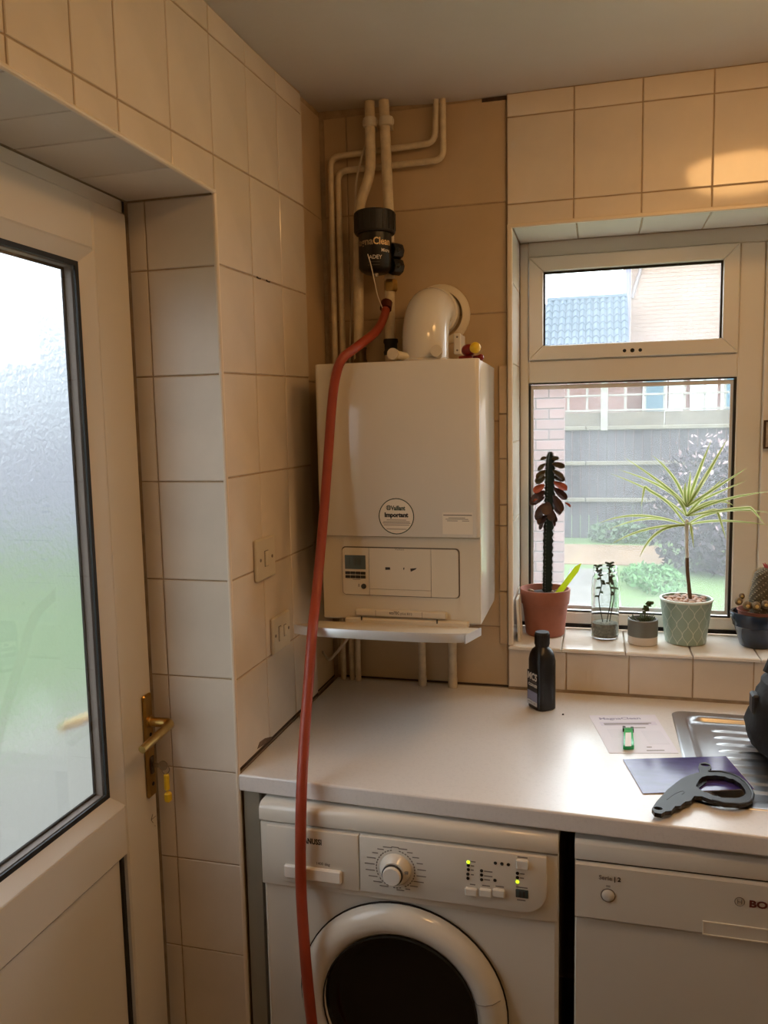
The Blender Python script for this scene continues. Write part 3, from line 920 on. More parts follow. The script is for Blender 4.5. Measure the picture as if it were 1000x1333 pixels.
# ================================================================== BOILER
bo = thing('boiler', (0.283, -0.17, 1.14), 'white wall-hung gas boiler with its lower front flap folded open', 'boiler')
BX0, BX1, BT, BB = 0.0745, 0.491, 1.791, 1.136
b = MB(); b.prism([(BX0 + 0.002, -0.322, BB), (BX1 - 0.0015, -0.322, BB), (BX1 - 0.0035, -0.022, BB), (BX0 + 0.002, -0.022, BB)], (0, 0, BT - 0.002 - BB)); b.obj('casing', M_WHITE, bo, bev=0.003)
MB().box(BX0 + 0.02, BX1 - 0.016, -0.023, -0.001, BB + 0.03, BT - 0.03).obj('back_plate', M_DARK, bo)
CZ = (0.288, -0.342, 1.357)
b = MB()
prof = [(BX0, -0.322), (BX0, -0.334), (BX0 + 0.008, -0.342), (BX1 - 0.008, -0.342), (BX1, -0.334), (BX1, -0.322)]
b.prism([(x, y, CZ[2]) for x, y in prof], (0, 0, BT - CZ[2])); b.obj('front_cover', M_WHITE, bo, bev=0.003)
b = MB(); b.box(BX0 + 0.004, BX1 - 0.001, -0.331, -0.320, BB + 0.004, CZ[2] - 0.001, 0.002); b.obj('lower_front', M_CREAMP, bo)
# control strip: four fascia panels over a dark seam
PY = -0.3313
q0, q1 = (0.132, -0.331, 1.329), (0.438, -0.331, 1.205)
cz1, cz0 = (0.285, -0.331, 1.329)[2], (0.282, -0.331, 1.203)[2]
b = MB(); b.prism(rrect(q0[0], q1[0], cz0, cz1, 0.010, PY - 0.0008, n=4), (0, 0.001, 0)); b.obj('fascia_seam', mat('seam_grey', (92, 84, 72), 0.6), bo)
sA, sB = (0.205, -0.331, 1.273)[0], (0.366, -0.331, 1.267)[0]
def fascia(x0, x1, z0, z1, cr, nm):
    return MB().prism(rrect(x0, x1, z0, z1, 0.009, PY - 0.004, n=4, corners=cr), (0, 0.004, 0)).obj(nm, M_CREAMP, bo)
ua = fascia(q0[0] + 0.002, sA - 0.0006, cz0 + 0.002, cz1 - 0.003, (0, 1, 1, 0), 'user_panel')
zf = (0.283, -0.331, 1.221)[2]
fascia(sA + 0.0006, sB - 0.0006, zf + 0.0005, cz1 - 0.003, (0, 0, 0, 0), 'middle_panel')
fascia(sA + 0.0006, sB - 0.0006, cz0 + 0.002, zf - 0.0005, (0, 0, 0, 0), 'middle_panel_base')
fascia(sB + 0.0006, q1[0] - 0.003, cz0 + 0.002, cz1 - 0.003, (1, 0, 0, 1), 'side_panel')
p0, p1 = (0.141, -0.336, 1.307), (0.196, -0.336, 1.271)
PF = PY - 0.0042
MB().box(p0[0], p1[0], PF - 0.0008, PF + 0.001, p1[2], p0[2], 0.0003).obj('display', mat('lcd_blue_grey', (84, 98, 104), 0.2), ua)
b = MB()
for k, (dx, dz, w_, h_) in enumerate(((0.012, 0.008, 0.0012, 0.020), (0.022, 0.010, 0.006, 0.018), (0.034, 0.010, 0.008, 0.018), (0.046, 0.024, 0.003, 0.004))):
    b.box(p0[0] + dx, p0[0] + dx + w_, PF - 0.0012, PF - 0.0007, p1[2] + dz, p1[2] + dz + h_)
b.obj('display_segments', mat('lcd_segment', (66, 76, 80), 0.4), ua)
for rr in ((0.169, -0.336, 1.261), (0.169, -0.336, 1.251)):
    for k in range(4):
        x = p0[0] + 0.0005 + k * (p1[0] - p0[0]) / 4
        MB().box(x, x + (p1[0] - p0[0]) / 4 - 0.0012, PF - 0.0018, PF + 0.001, rr[2] - 0.0036, rr[2] + 0.0036, 0.0006).obj('key', M_INK, ua)
pg = (0.19, -0.336, 1.227)
MB().lathe([(0.0068, 0), (0.0068, 0.002), (0.005, 0.003), (0, 0.003)], 16, (pg[0], PF, pg[2]), RY).obj('reset_button', M_BLACK, ua)
b = MB()
for pp, w_ in (((0.177, -0.336, 1.229), 0.0012), ((0.171, -0.336, 1.244), 0.010)):
    b.box(pp[0] - w_, pp[0] + w_, PF - 0.0003, PF, pp[2] - (0.004 if w_ < 0.002 else 0.0006), pp[2] + (0.004 if w_ < 0.002 else 0.0006))
b.obj('panel_print', M_INKG, ua, kind='stuff')
# torn dark marks on the middle panel
for pts in ([(0.248, -0.336, 1.278), (0.26, -0.336, 1.278), (0.261, -0.336, 1.272), (0.248, -0.336, 1.271)], [(0.313, -0.336, 1.276), (0.33, -0.336, 1.278), (0.326, -0.336, 1.274), (0.314, -0.336, 1.268)], [(0.295, -0.336, 1.278), (0.298, -0.336, 1.278), (0.297, -0.336, 1.273), (0.295, -0.336, 1.273)]):
    MB().prism([(p[0], PF - 0.0003, p[2]) for p in pts], (0, 0.0004, 0)).obj('dark_mark', M_INK, bo)
pt = (0.286, -0.336, 1.325)
text('Vaillant', 0.007, plane_fn((pt[0] - 0.012, PF - 0.0001, pt[2] - 0.003), (1, 0, 0), (0, 0, 1)), M_INKG, bo, width=0.024)
# grip recess and lettering under the control strip
h0, h1 = (0.167, -0.331, 1.169), (0.406, -0.331, 1.151)
MB().box(h0[0], h1[0], -0.343, -0.329, h1[2], h0[2] - 0.001, 0.003).obj('badge_strip', M_CREAMP, bo)
for u in ((0.222, -0.331, 1.157)[0], (0.343, -0.331, 1.156)[0]):
    MB().box(u - 0.0005, u + 0.0005, -0.3434, -0.3425, h1[2] + 0.001, h0[2] - 0.002).obj('strip_seam', M_INKG, bo)
pt = (0.258, -0.344, 1.159)
text('ecoTEC', 0.0105, plane_fn((pt[0], -0.3434, pt[2]), (1, 0, -0.01), (0, 0, 1)), M_INK, bo, bold=0.0002, width=0.026)
text('plus 832', 0.0085, plane_fn((pt[0] + 0.029, -0.3434, pt[2] - 0.0003), (1, 0, -0.01), (0, 0, 1)), M_INK, bo, width=0.030)
g0, g1 = (0.142, -0.345, 1.137), (0.461, -0.345, 1.136)
MB().box(g0[0], BX1 - 0.03, -0.352, -0.329, BB - 0.004, BB + 0.011, 0.003).obj('hinge_ledge', M_CREAMP, bo)
for u in ((0.187, -0.345, 1.143)[0], (0.383, -0.345, 1.144)[0]):
    MB().box(u - 0.0015, u + 0.0015, -0.353, -0.350, BB + 0.006, BB + 0.016).obj('hinge_pin', M_DARK, bo)
# folded-down flap with silver edge
b = MB()
n = 12
edge = []
for i in range(n + 1):
    t = i / n
    x = BX0 + (BX1 - BX0) * t
    y = -0.532 - 0.055 * (1 - (2 * t - 1) ** 4) - 0.012 * t
    edge.append((x, y))
top_z = lambda y: 1.134 + (-0.345 - y) * 0.185
vsT = [(x, y, top_z(y)) for x, y in edge] + [(BX1, -0.347, top_z(-0.347)), (BX0, -0.347, top_z(-0.347))]
vsB = [(x, y, top_z(y) - 0.012) for x, y in edge] + [(BX1, -0.347, top_z(-0.347) - 0.006), (BX0, -0.347, top_z(-0.347) - 0.006)]
m_ = len(vsT)
fs = [tuple(range(m_)), tuple(m_ + k for k in range(m_))[::-1]]
fs += [(k, (k + 1) % m_, m_ + (k + 1) % m_, m_ + k) for k in range(m_)]
flap = b.add(vsT + vsB, fs).obj('flap', M_CREAMP, bo)
b = MB()
ev = []
for i, (x, y) in enumerate(edge):
    ev += [(x, y - 0.0006, top_z(y) + 0.0015), (x, y - 0.003, top_z(y) - 0.004), (x, y - 0.002, top_z(y) - 0.0185), (x, y + 0.004, top_z(y) - 0.0185), (x, y + 0.004, top_z(y) + 0.0015)]
fs = []
for i in range(n):
    for k in range(5):
        fs.append((i * 5 + k, i * 5 + (k + 1) % 5, (i + 1) * 5 + (k + 1) % 5, (i + 1) * 5 + k))
fs += [(0, 1, 2, 3, 4), tuple(n * 5 + k for k in range(5))[::-1]]
b.add(ev, fs).obj('flap_edge', mat('silver_paint', (206, 208, 210), 0.3, 0.35), flap)
b = MB(); b.box(BX1 - 0.001, BX1 + 0.002, -0.59, -0.35, top_z(-0.47) - 0.018, top_z(-0.47) + 0.0015)
for i_, v_ in enumerate(b.v):
    b.v[i_] = (v_[0], v_[1], v_[2] + top_z(v_[1]) - top_z(-0.47))
b.obj('flap_edge', MATS['silver_paint'], flap)
# round sticker and data label on the cover
CF = -0.3422
sc_ = (0.281, -0.342, 1.409)
def disc(cx, cz, r, y, n=40):
    return [(cx + r * math.cos(2 * PI * k / n), y, cz + r * math.sin(2 * PI * k / n)) for k in range(n)]
M_STK = mat('sticker', (226, 218, 202), 0.4)
R_ = 0.0455
stk = MB().prism(disc(sc_[0], sc_[2], R_, CF - 0.0003), (0, 0.0003, 0)).obj('sticker', M_STK, bo)
MB().ring(disc(sc_[0], sc_[2], R_, CF - 0.0006), disc(sc_[0], sc_[2], R_ - 0.0022, CF - 0.0006), (0, 0.0003, 0)).obj('sticker_border', mat('dark_green_ink', (40, 62, 40), 0.5), stk)
tf = lambda dx, dz: plane_fn((sc_[0] + dx, CF - 0.0005, sc_[2] + dz), (1, 0, 0), (0, 0, 1))
text('Vaillant', 0.0155, tf(-0.013, 0.0155), mat('brand_green', (58, 72, 58), 0.5), stk, bold=0.0007, width=0.037)
b = MB()
for k in range(3):
    b.box(sc_[0] - 0.0235 + k * 0.003, sc_[0] - 0.0215 + k * 0.003, CF - 0.0005, CF - 0.0003, sc_[2] + 0.0155, sc_[2] + 0.027)
b.tube(arc((sc_[0] - 0.0195, CF - 0.0005, sc_[2] + 0.0215), (1, 0, 0), (0, 0, 1), 0.0058, 0, 2 * PI, 14), 0.0006, 4)
b.obj('brand_mark', MATS['brand_green'], stk)
text('Important', 0.0150, tf(-0.0305, -0.0015), M_INK, stk, bold=0.0009, width=0.061)
b = MB()
for dz, w_ in ((-0.010, 0.025), (-0.0145, 0.034), (-0.018, 0.036), (-0.0225, 0.033), (-0.033, 0.026)):
    b.box(sc_[0] - w_, sc_[0] + w_, CF - 0.0005, CF - 0.0003, sc_[2] + dz, sc_[2] + dz + 0.0014)
b.obj('small_print', M_INKG, stk, kind='stuff')
l0, l1 = (0.398, -0.342, 1.42), (0.473, -0.342, 1.366)
lab = MB().box(l0[0], l1[0], CF - 0.0003, CF, l1[2], l0[2]).obj('data_label', M_STK, bo)
b = MB()
for k, (a0, a1, h_) in enumerate(((0.03, 0.97, 0.0024), (0.2, 0.75, 0.0014), (0.1, 0.85, 0.0014), (0.15, 0.5, 0.0014), (0.65, 0.88, 0.0014))):
    z = l0[2] - 0.008 - (0, 0.006, 0.0095, 0.0135, 0.0135)[k]
    w_ = l1[0] - l0[0]
    b.box(l0[0] + w_ * a0, l0[0] + w_ * a1, CF - 0.0005, CF - 0.0003, z, z + h_)
b.obj('small_print', M_INKG, lab, kind='stuff')

# ---- flue elbow on top of the boiler
fl = thing('flue_elbow', (0.325, -0.17, 1.79), 'white flue elbow rising from the boiler top and bending into the wall', 'flue')
R = 0.061
p = [(0.325, -0.17, 1.7915), (0.325, -0.17, 1.842)] + arc((0.325, -0.068, 1.842), (0, -1, 0), (0, 0, 1), 0.102, 0, PI / 2, 10)[1:] + [(0.325, -0.012, 1.944)]
MB().tube(p, R, 28).obj('elbow', M_WHITE, fl)
RYm = Matrix.Rotation(PI / 2, 4, 'X').to_3x3()
MB().lathe([(0.066, 0.0), (0.066, 0.03), (0.0615, 0.034)], 28, (0.325, -0.012, 1.944), RYm).obj('collar', M_WHITE, fl)
b = MB(); b.lathe([(0.086, 0.001), (0.085, 0.006), (0.074, 0.014), (0.066, 0.016), (0.064, 0.003)], 36, (0.333, 0, 1.940), RYm, cap=False); b.obj('wall_rosette', mat('rosette_plastic', (216, 204, 180), 0.5), fl)
MB().box(0.392, 0.412, -0.125, -0.055, 1.82, 1.875, 0.003).obj('bracket', M_WHITE, fl)
for dz in (0.010, 0.045):
    MB().lathe([(0.003, 0), (0.003, 0.001)], 8, (0.402, -0.125, 1.82 + dz), RYm).obj('screw', M_INKG, fl)
MB().lathe([(0.070, 0), (0.070, 0.012), (0.064, 0.016)], 28, (0.325, -0.17, 1.7912)).obj('base_collar', M_WHITE, fl)
for k in range(2):
    a_ = ((0.257, -0.24, 1.817), (0.37, -0.24, 1.82))[k]
    dx = (0.045, -0.004)[k]
    b = MB(); b.tube([(a_[0], -0.255, a_[2]), (a_[0], -0.236, a_[2] - 0.001)], 0.0148, 16); b.tube([(a_[0], -0.236, a_[2]), (a_[0] + dx, -0.20, 1.806)], 0.011, 12)
    b.obj('test_cap', M_CREAMP, fl)

# little figure on top of the boiler
tp = thing('toy_figure', (0.44, -0.25, BT), 'small dark red toy with a round yellow head lying on the boiler top', 'toy')
hd = (0.467, -0.24, 1.824)
M_TOYR = mat('dark_red_plastic', (120, 18, 18), 0.3)
b = MB(); b.ball(hd, 0.0142, 14, 10); b.obj('head', M_YEL, tp)
b = MB(); q = (0.45, -0.225, 1.822); b.ball((q[0] - 0.004, -0.212, q[2] - 0.001), (0.019, 0.022, 0.016), 14, 10); b.obj('body', M_TOYR, tp)
for nm, pa, pb in (('arm', (0.451, -0.225, 1.806), (0.424, -0.225, 1.805)), ('leg', (0.479, -0.23, 1.805), (0.448, -0.2, 1.808))):
    b = MB(); b.tube([(pa[0], pa[1], 1.800), (pb[0], pb[1], 1.799)], 0.0075, 10); b.ball((pa[0], pa[1], 1.800), 0.0088, 10, 8); b.obj(nm, M_TOYR, tp)

# ================================================================== PIPES
def pipe(name, pts, r, label, group=None, m=None, parts=None):
    o = thing(name, pts[-1], label, 'pipe', group)
    MB().tube(pts, r, 12).obj('pipe', m or M_PIPE, o)
    return o
YP = -0.022
c1 = [(0.334, -0.024, 2.514), (0.329, -0.024, 2.399), (0.028, -0.024, 2.391), (0.027, -0.024, 1.806)]
o1 = pipe('heating_pipe', fillet([(c1[0][0], -0.024, 2.512), c1[1], c1[2], (c1[3][0], -0.024, 1.80), (c1[3][0], -0.024, WZ + 0.001)], 0.028), 0.0085, 'thin cream pipe from the ceiling, the upper and outer of the two stepped ones', 'thin stepped pipes')
c2 = [(0.352, -0.024, 2.512), (0.352, -0.024, 2.352), (0.049, -0.024, 2.351), (0.051, -0.024, 1.805)]
o2 = pipe('heating_pipe', fillet([(c2[0][0], -0.024, 2.510), c2[1], c2[2], (c2[3][0], -0.024, 1.80), (c2[3][0] + 0.004, -0.024, WZ + 0.001)], 0.028), 0.0085, 'thin cream pipe from the ceiling, the lower and inner of the two stepped ones', 'thin stepped pipes')
c3 = [(0.155, -0.055, 2.508), (0.154, -0.055, 2.322), (0.116, -0.055, 2.243), (0.107, -0.055, 1.818)]
o3 = pipe('flow_pipe', fillet([(c3[0][0], -0.055, 2.515), c3[1], c3[2], (c3[3][0], -0.055, 1.80), (c3[3][0], -0.055, 1.7915)], 0.05), 0.0145, 'thick cream pipe with a sideways kink, left of the black filter', 'thick pipes to the boiler')
c4 = [(0.195, -0.055, 2.507), (0.203, -0.055, 2.222), (0.202, -0.055, 2.025), (0.199, -0.055, 1.815)]
o4 = pipe('flow_pipe', [(c4[0][0], -0.055, 2.513), c4[1], c4[2], (c4[3][0], -0.055, 1.80), (c4[3][0], -0.055, 1.7915)], 0.0145, 'thick straight cream pipe running down through the black filter valves', 'thick pipes to the boiler')
for o, pc in ((o3, (0.155, -0.055, 2.46)), (o4, (0.201, -0.055, 2.457))):
    b = MB(); b.lathe([(0.0175, -0.012), (0.0195, -0.010), (0.0195, 0.010), (0.0175, 0.012)], 14, pc); b.box(pc[0] - 0.021, pc[0] + 0.021, -0.060, -0.050, pc[2] - 0.008, pc[2] + 0.008, 0.002); b.box(pc[0] - 0.006, pc[0] + 0.006, -0.04, -0.0, pc[2] - 0.006, pc[2] + 0.006)
    b.obj('clip', M_CREAMP, o)
pc = (0.202, -0.055, 1.853)
b = MB(); b.lathe([(0.0205, -0.022), (0.0215, -0.014), (0.0185, -0.008), (0.0185, 0.008), (0.0215, 0.014), (0.0205, 0.022)], 12, pc); b.obj('coupling', M_BLACKM, o4)
pc = (0.112, -0.055, 1.835)
b = MB(); b.lathe([(0.019, -0.03), (0.021, -0.02), (0.017, -0.01), (0.017, 0.012), (0.020, 0.02)], 12, pc); b.obj('coupling', mat('dirty_brass', (110, 90, 62), 0.5, 0.6), o3)
pc = (0.205, -0.055, 2.023)
b = MB(); b.lathe([(0.0165, -0.018), (0.019, -0.014), (0.019, 0.010), (0.0165, 0.014)], 6, pc); b.obj('compression_nut', M_BRASS, o4)
# pipes dropping from under the boiler to the worktop
for k, (u, rr, lb) in enumerate((((0.076, -0.03, 0.887), 0.0085, 'thin cream pipe under the boiler, third from the corner'), ((0.274, -0.035, 0.889), 0.0115, 'cream pipe under the middle of the boiler, left of the thickest one'), ((0.364, -0.035, 0.883), 0.0125, 'thickest cream pipe under the boiler, the rightmost'))):
    o = pipe('drop_pipe', [(u[0], u[1], 1.16), (u[0], u[1], WZ + 0.001)], rr, lb, 'pipes under the boiler')
    if rr > 0.01:
        MB().tube([(u[0], u[1], WZ + 0.03), (u[0], u[1], WZ + 0.001)], rr + 0.001, 12).obj('foot_collar', M_PIPE, o)
# white cables
cb = [(0.143, -0.036, 2.431), (0.112, -0.039, 2.337), (0.103, -0.037, 2.261), (0.095, -0.028, 2.121), (0.076, -0.02, 1.931), (0.067, -0.016, 1.805)]
tag(MB().tube(spline(cb, 6), 0.0032, 8).obj('cable', mat('white_cable', (206, 194, 172), 0.45)), 'thin white cable hanging down the wall behind the thick kinked pipe', 'cable')
cb = [(0.16, -0.20, 1.137)] + [(0.098, -0.2, 1.047), (0.055, -0.17, 0.997), (0.025, -0.15, 0.971), (-0.011, -0.1, 0.978), (-0.044, -0.04, 0.99)]
cb = [cb[0]] + cb[1:]
tag(MB().tube(spline(cb, 6), 0.0038, 8).obj('cable', MATS['white_cable']), 'white cable looping out below the boiler towards the left wall', 'cable')

# ---- magnetic filter
fi = thing('magnetic_filter', (0.174, -0.1, 2.049), 'black canister filter with a wide cap and white lettering on the boiler pipes', 'filter')
FX, FYc = (0.176, -0.1, 2.122)[0], -0.105
zt, zc_, zb = (0.178, -0.1, 2.209)[2], (0.176, -0.1, 2.154)[2], (0.174, -0.1, 2.057)[2]
RF = 0.0455
MB().lathe([(0.0, zb - 0.010), (0.030, zb - 0.010), (0.040, zb - 0.004), (RF, zb + 0.004), (RF, zc_)], 36, (FX, FYc, 0)).obj('canister', M_BLACK, fi)
b = MB()
RC = 0.0555
b.lathe([(0.046, zc_ - 0.004), (RC - 0.003, zc_ - 0.004), (RC, zc_), (RC, zt - 0.004), (RC - 0.004, zt), (0.0, zt + 0.002)], 36, (FX, FYc, 0))
cap = b.obj('cap', M_BLACKM, fi)
for k in range(18):
    w_ = 2 * PI * k / 18
    b = MB(); b.box(-0.0022, 0.0022, -0.0015, 0.0015, zc_ + 0.003, zt - 0.006, M=Matrix.Translation((FX + RC * math.sin(w_), FYc - RC * math.cos(w_), 0)) @ Matrix.Rotation(w_, 4, 'Z')); b.obj('grip_rib', M_BLACKM, cap)
MB().lathe([(0.006, 0), (0.006, 0.010), (0.003, 0.014), (0.0, 0.014)], 10, (FX, FYc, zt)).obj('bleed_screw', M_STEEL, fi)
MB().lathe([(0.008, 0), (0.007, -0.008), (0.0, -0.008)], 10, (FX, FYc, zb - 0.010)).obj('drain_plug', M_STEEL, fi)
def cyl(a0, z0, r):
    return lambda x, y: (FX + r * math.sin(a0 + x / r), FYc - r * math.cos(a0 + x / r), z0 + y)
M_LW = mat('label_white', (216, 208, 194), 0.5)
M_LG = mat('label_gold', (232, 196, 140), 0.5)
rt = RF + 0.0004
text('Magna', 0.026, cyl(-1.32, (0.188, -0.145, 2.116)[2], rt), mat('label_grey', (150, 132, 108), 0.5), fi, bold=0.0005, width=0.066)
text('Clean', 0.026, cyl(0.14, (0.188, -0.145, 2.116)[2], rt), M_LG, fi, bold=0.0006, width=0.051)
text('Micro', 0.013, cyl(0.62, (0.188, -0.145, 2.097)[2], rt), M_LW, fi, bold=0.0002, width=0.027)
text('ADEY', 0.0145, cyl(-0.12, (0.187, -0.145, 2.066)[2] + 0.012, rt), M_LW, fi, bold=0.0001, width=0.036)
b = MB()
for dz in (0, -0.008):
    pts_ = [cyl(-0.2 + 0.09 * i, (0.187, -0.145, 2.066)[2] + 0.004 + dz, rt)(0, 0) for i in range(9)]
    for i in range(8):
        b.add([pts_[i], pts_[i + 1], (pts_[i + 1][0], pts_[i + 1][1], pts_[i + 1][2] + 0.0006), (pts_[i][0], pts_[i][1], pts_[i][2] + 0.0006)], [(0, 1, 2, 3)])
b.obj('label_lines', M_INKG, fi, kind='stuff')
# two isolating valves on the side
for zz in ((0.231, -0.08, 2.108)[2], (0.23, -0.08, 2.067)[2]):
    vx = (0.229, -0.08, 2.108)[0]
    b = MB(); b.lathe([(0.021, -0.016), (0.023, -0.012), (0.023, 0.012), (0.021, 0.016)], 8, (vx - 0.004, -0.078, zz), Matrix.Rotation(0.9, 4, 'Z').to_3x3() @ Matrix.Rotation(PI / 2, 4, 'Y').to_3x3())
    b.tube([(vx - 0.045, -0.06, zz), (vx, -0.075, zz)], 0.014, 10)
    v_ = b.obj('valve', M_BLACK, fi)
    b = MB(); b.box(vx - 0.002, vx + 0.014, -0.100, -0.066, zz - 0.007, zz + 0.007, 0.003); b.obj('valve_lever', M_BLACKM, v_)

# ---- red hose and the tie that holds it
hz = [(0.196, -0.075, 1.964), (0.196, -0.1, 1.932), (0.2, -0.2, 1.882), (0.184, -0.32, 1.833), (0.16, -0.372, 1.8), (0.144, -0.38, 1.757), (0.133, -0.385, 1.683), (0.126, -0.405, 1.552), (0.121, -0.445, 1.386), (0.125, -0.51, 1.248), (0.145, -0.6, 1.179), (0.152, -0.65, 1.087), (0.16, -0.71, 0.971), (0.165, -0.748, 0.876), (0.166, -0.766, 0.774), (0.164, -0.768, 0.654), (0.177, -0.79, 0.531), (0.184, -0.792, 0.429), (0.193, -0.79, 0.323)]
hz.append((hz[-1][0] + 0.03, -0.80, 0.20))
hz.append((hz[-1][0] + 0.06, -0.86, 0.03))
hose = thing('hose', hz[-1], 'long red rubber hose hanging from the boiler pipes down past the washing machine', 'hose')
MB().tube(spline(hz, 8), 0.0118, 14).obj('tube', M_HOSE, hose)
he = Vector(hz[0]); hd_ = (Vector(hz[0]) - Vector(hz[1])).normalized()
b = MB(); b.tube([he - hd_ * 0.012, he + hd_ * 0.012], 0.0165, 12); b.obj('clip', mat('rusty_clip', (92, 40, 26), 0.5, 0.5), hose)
b = MB(); b.tube([he + hd_ * 0.010, he + hd_ * 0.03], 0.008, 10); b.obj('drain_cock', M_BRASS, hose)
cb = [(0.168, -0.153, 2.09), (0.177, -0.156, 2.061), (0.185, -0.15, 2.015), (0.187, -0.13, 1.984), (0.194, -0.11, 1.954)]
tag(MB().tube(spline(cb, 5), 0.0013, 6).obj('cable_tie', mat('white_nylon', (222, 214, 200), 0.4)), 'thin white nylon tie hanging from the black filter to the hose end', 'tie')

# ---- wall plates
def wallplate(y0, y1, z0, z1, label, kind):
    o = thing('wall_switch' if kind == 0 else 'wall_socket', (0, (y0 + y1) / 2, z0), label, 'switch' if kind == 0 else 'socket')
    MB().box(0.0, 0.010, y0, y1, z0, z1, 0.003).obj('plate', M_CREAMP, o)
    cy, cz = (y0 + y1) / 2, (z0 + z1) / 2
    if kind == 0:
        MB().box(0.009, 0.0102, cy - 0.012, cy + 0.012, cz - 0.019, cz + 0.019).obj('rocker_gap', M_INKG, o)
        MB().box(0.009, 0.014, cy - 0.0105, cy + 0.0105, cz - 0.0175, cz + 0.0175, 0.002).obj('rocker', M_CREAMP, o)
    else:
        MB().box(0.009, 0.0102, cy - 0.024, cy - 0.006, cz - 0.019, cz + 0.019).obj('rocker_gap', M_INKG, o)
        MB().box(0.009, 0.014, cy - 0.0225, cy - 0.0075, cz - 0.0175, cz + 0.0175, 0.002).obj('rocker', M_CREAMP, o)
        MB().box(0.009, 0.0102, cy + 0.010, cy + 0.026, cz - 0.015, cz + 0.015).obj('fuse_gap', M_INKG, o)
        MB().box(0.009, 0.013, cy + 0.0115, cy + 0.0245, cz - 0.0135, cz + 0.0135, 0.002).obj('fuse_holder', M_CREAMP, o)
    for s in (-1, 1):
        MB().lathe([(0.0042, 0), (0.0042, 0.0008)], 8, (0.010, cy + s * (0.034 if kind == 0 else 0.042), cz), Matrix.Rotation(PI / 2, 4, 'Y').to_3x3()).obj('screw', M_INKG, o)
s0, s1 = (0, -0.587, 1.281), (0, -0.478, 1.377)
t0, t1 = (0, -0.579, 1.378), (0, -0.487, 1.278)
wallplate(s0[1], s1[1], (s0[2] + t1[2]) / 2, (s1[2] + t0[2]) / 2, 'cream wall switch with one rocker, the upper of the two plates on the left wall', 0)
s0, s1 = (0, -0.506, 1.084), (0, -0.397, 1.176)
t0, t1 = (0, -0.498, 1.172), (0, -0.405, 1.085)
wallplate(s0[1], s1[1], (s0[2] + t1[2]) / 2, (s1[2] + t0[2]) / 2, 'cream fused outlet plate, the lower of the two plates on the left wall', 1)


# ================================================================== THINGS ON THE WORKTOP
def loft(secs, n, par, name, m, bev=0.0):
    """secs: list of (cx, cy, z, rx, ry, exponent, angle)"""
    vs, fs = [], []
    for (cx, cy, z, rx, ry, e, a) in secs:
        for k in range(n):
            w = 2 * PI * k / n
            c, s = math.cos(w), math.sin(w)
            x = rx * (1 if c >= 0 else -1) * abs(c) ** (2 / e)
            y = ry * (1 if s >= 0 else -1) * abs(s) ** (2 / e)
            vs.append((cx + x * math.cos(a) - y * math.sin(a), cy + x * math.sin(a) + y * math.cos(a), z))
    for i in range(len(secs) - 1):
        for k in range(n):
            fs.append((i * n + k, i * n + (k + 1) % n, (i + 1) * n + (k + 1) % n, (i + 1) * n + k))
    fs.append(tuple(range(n))[::-1])
    fs.append(tuple((len(secs) - 1) * n + k for k in range(n)))
    return MB().add(vs, fs).obj(name, m, par, bev=bev)

# black bottle
bt = thing('bottle', (0.627, -0.150, WZ), 'black plastic bottle with a grey label standing on the worktop below the terracotta pot', 'bottle')
bcx, bcy = 0.627, -0.150
BH = (0.615, -0.15, 1.081)[2] - WZ
ang = math.radians(-53)
hw, hd2 = 0.0325, 0.0300
z = WZ
loft([(bcx, bcy, z, hw - 0.004, hd2 - 0.004, 3.6, ang), (bcx, bcy, z + 0.004, hw, hd2, 3.6, ang), (bcx, bcy, z + BH * 0.64, hw, hd2, 3.6, ang), (bcx, bcy, z + BH * 0.71, hw - 0.002, hd2 - 0.002, 3.2, ang),
      (bcx, bcy, z + BH * 0.77, hw * 0.78, hd2 * 0.8, 2.6, ang), (bcx, bcy, z + BH * 0.805, hw * 0.55, hd2 * 0.6, 2, ang), (bcx, bcy, z + BH * 0.83, 0.0155, 0.0155, 2, ang)], 28, bt, 'body', mat('black_gloss_plastic', (14, 14, 18), 0.3))
b = MB(); b.lathe([(0.0185, BH * 0.815), (0.0192, BH * 0.83), (0.0192, BH - 0.003), (0.0175, BH), (0.0, BH)], 24, (bcx, bcy, WZ)); bcap = b.obj('cap', M_BLACKM, bt)
for k in range(20):
    w_ = 2 * PI * k / 20
    MB().box(-0.0012, 0.0012, -0.0008, 0.0008, WZ + BH * 0.84, WZ + BH - 0.006, M=Matrix.Translation((bcx + 0.0194 * math.sin(w_), bcy - 0.0194 * math.cos(w_), 0)) @ Matrix.Rotation(w_, 4, 'Z')).obj('cap_rib', M_BLACKM, bcap)
# label on the face turned to the left
ux = Vector((math.cos(ang), math.sin(ang), 0))          # along the label face
nn = Vector((math.sin(ang), -math.cos(ang), 0))         # out of the face
lo = Vector((bcx, bcy, WZ)) + nn * (hd2 + 0.0003)
lf = lambda x, z_: lo + ux * x + Vector((0, 0, z_))
def lquad(x0, x1, z0, z1, off, name, m, par):
    q = [lf(x0, z0) + nn * off, lf(x1, z0) + nn * off, lf(x1, z1) + nn * off, lf(x0, z1) + nn * off]
    return MB().prism(q, nn * 0.0003).obj(name, m, par)
lb = lquad(-0.024, 0.024, 0.012, 0.105, 0.0, 'label', mat('label_navy', (24, 26, 36), 0.4), bt)
lquad(-0.0238, 0.0238, 0.0125, 0.05, 0.0003, 'label_band', mat('label_grey_blue', (132, 132, 156), 0.45), lb)
lquad(-0.0236, 0.0236, 0.0127, 0.024, 0.0006, 'label_band', mat('label_pale', (196, 194, 196), 0.45), lb)
tfn = lambda x0, z0: (lambda x, y: lf(x0 + x, z0 + y) + nn * 0.0007)
text('MC5', 0.026, tfn(-0.023, 0.082), M_LW, lb, shear=0.15, bold=0.001, width=0.046)
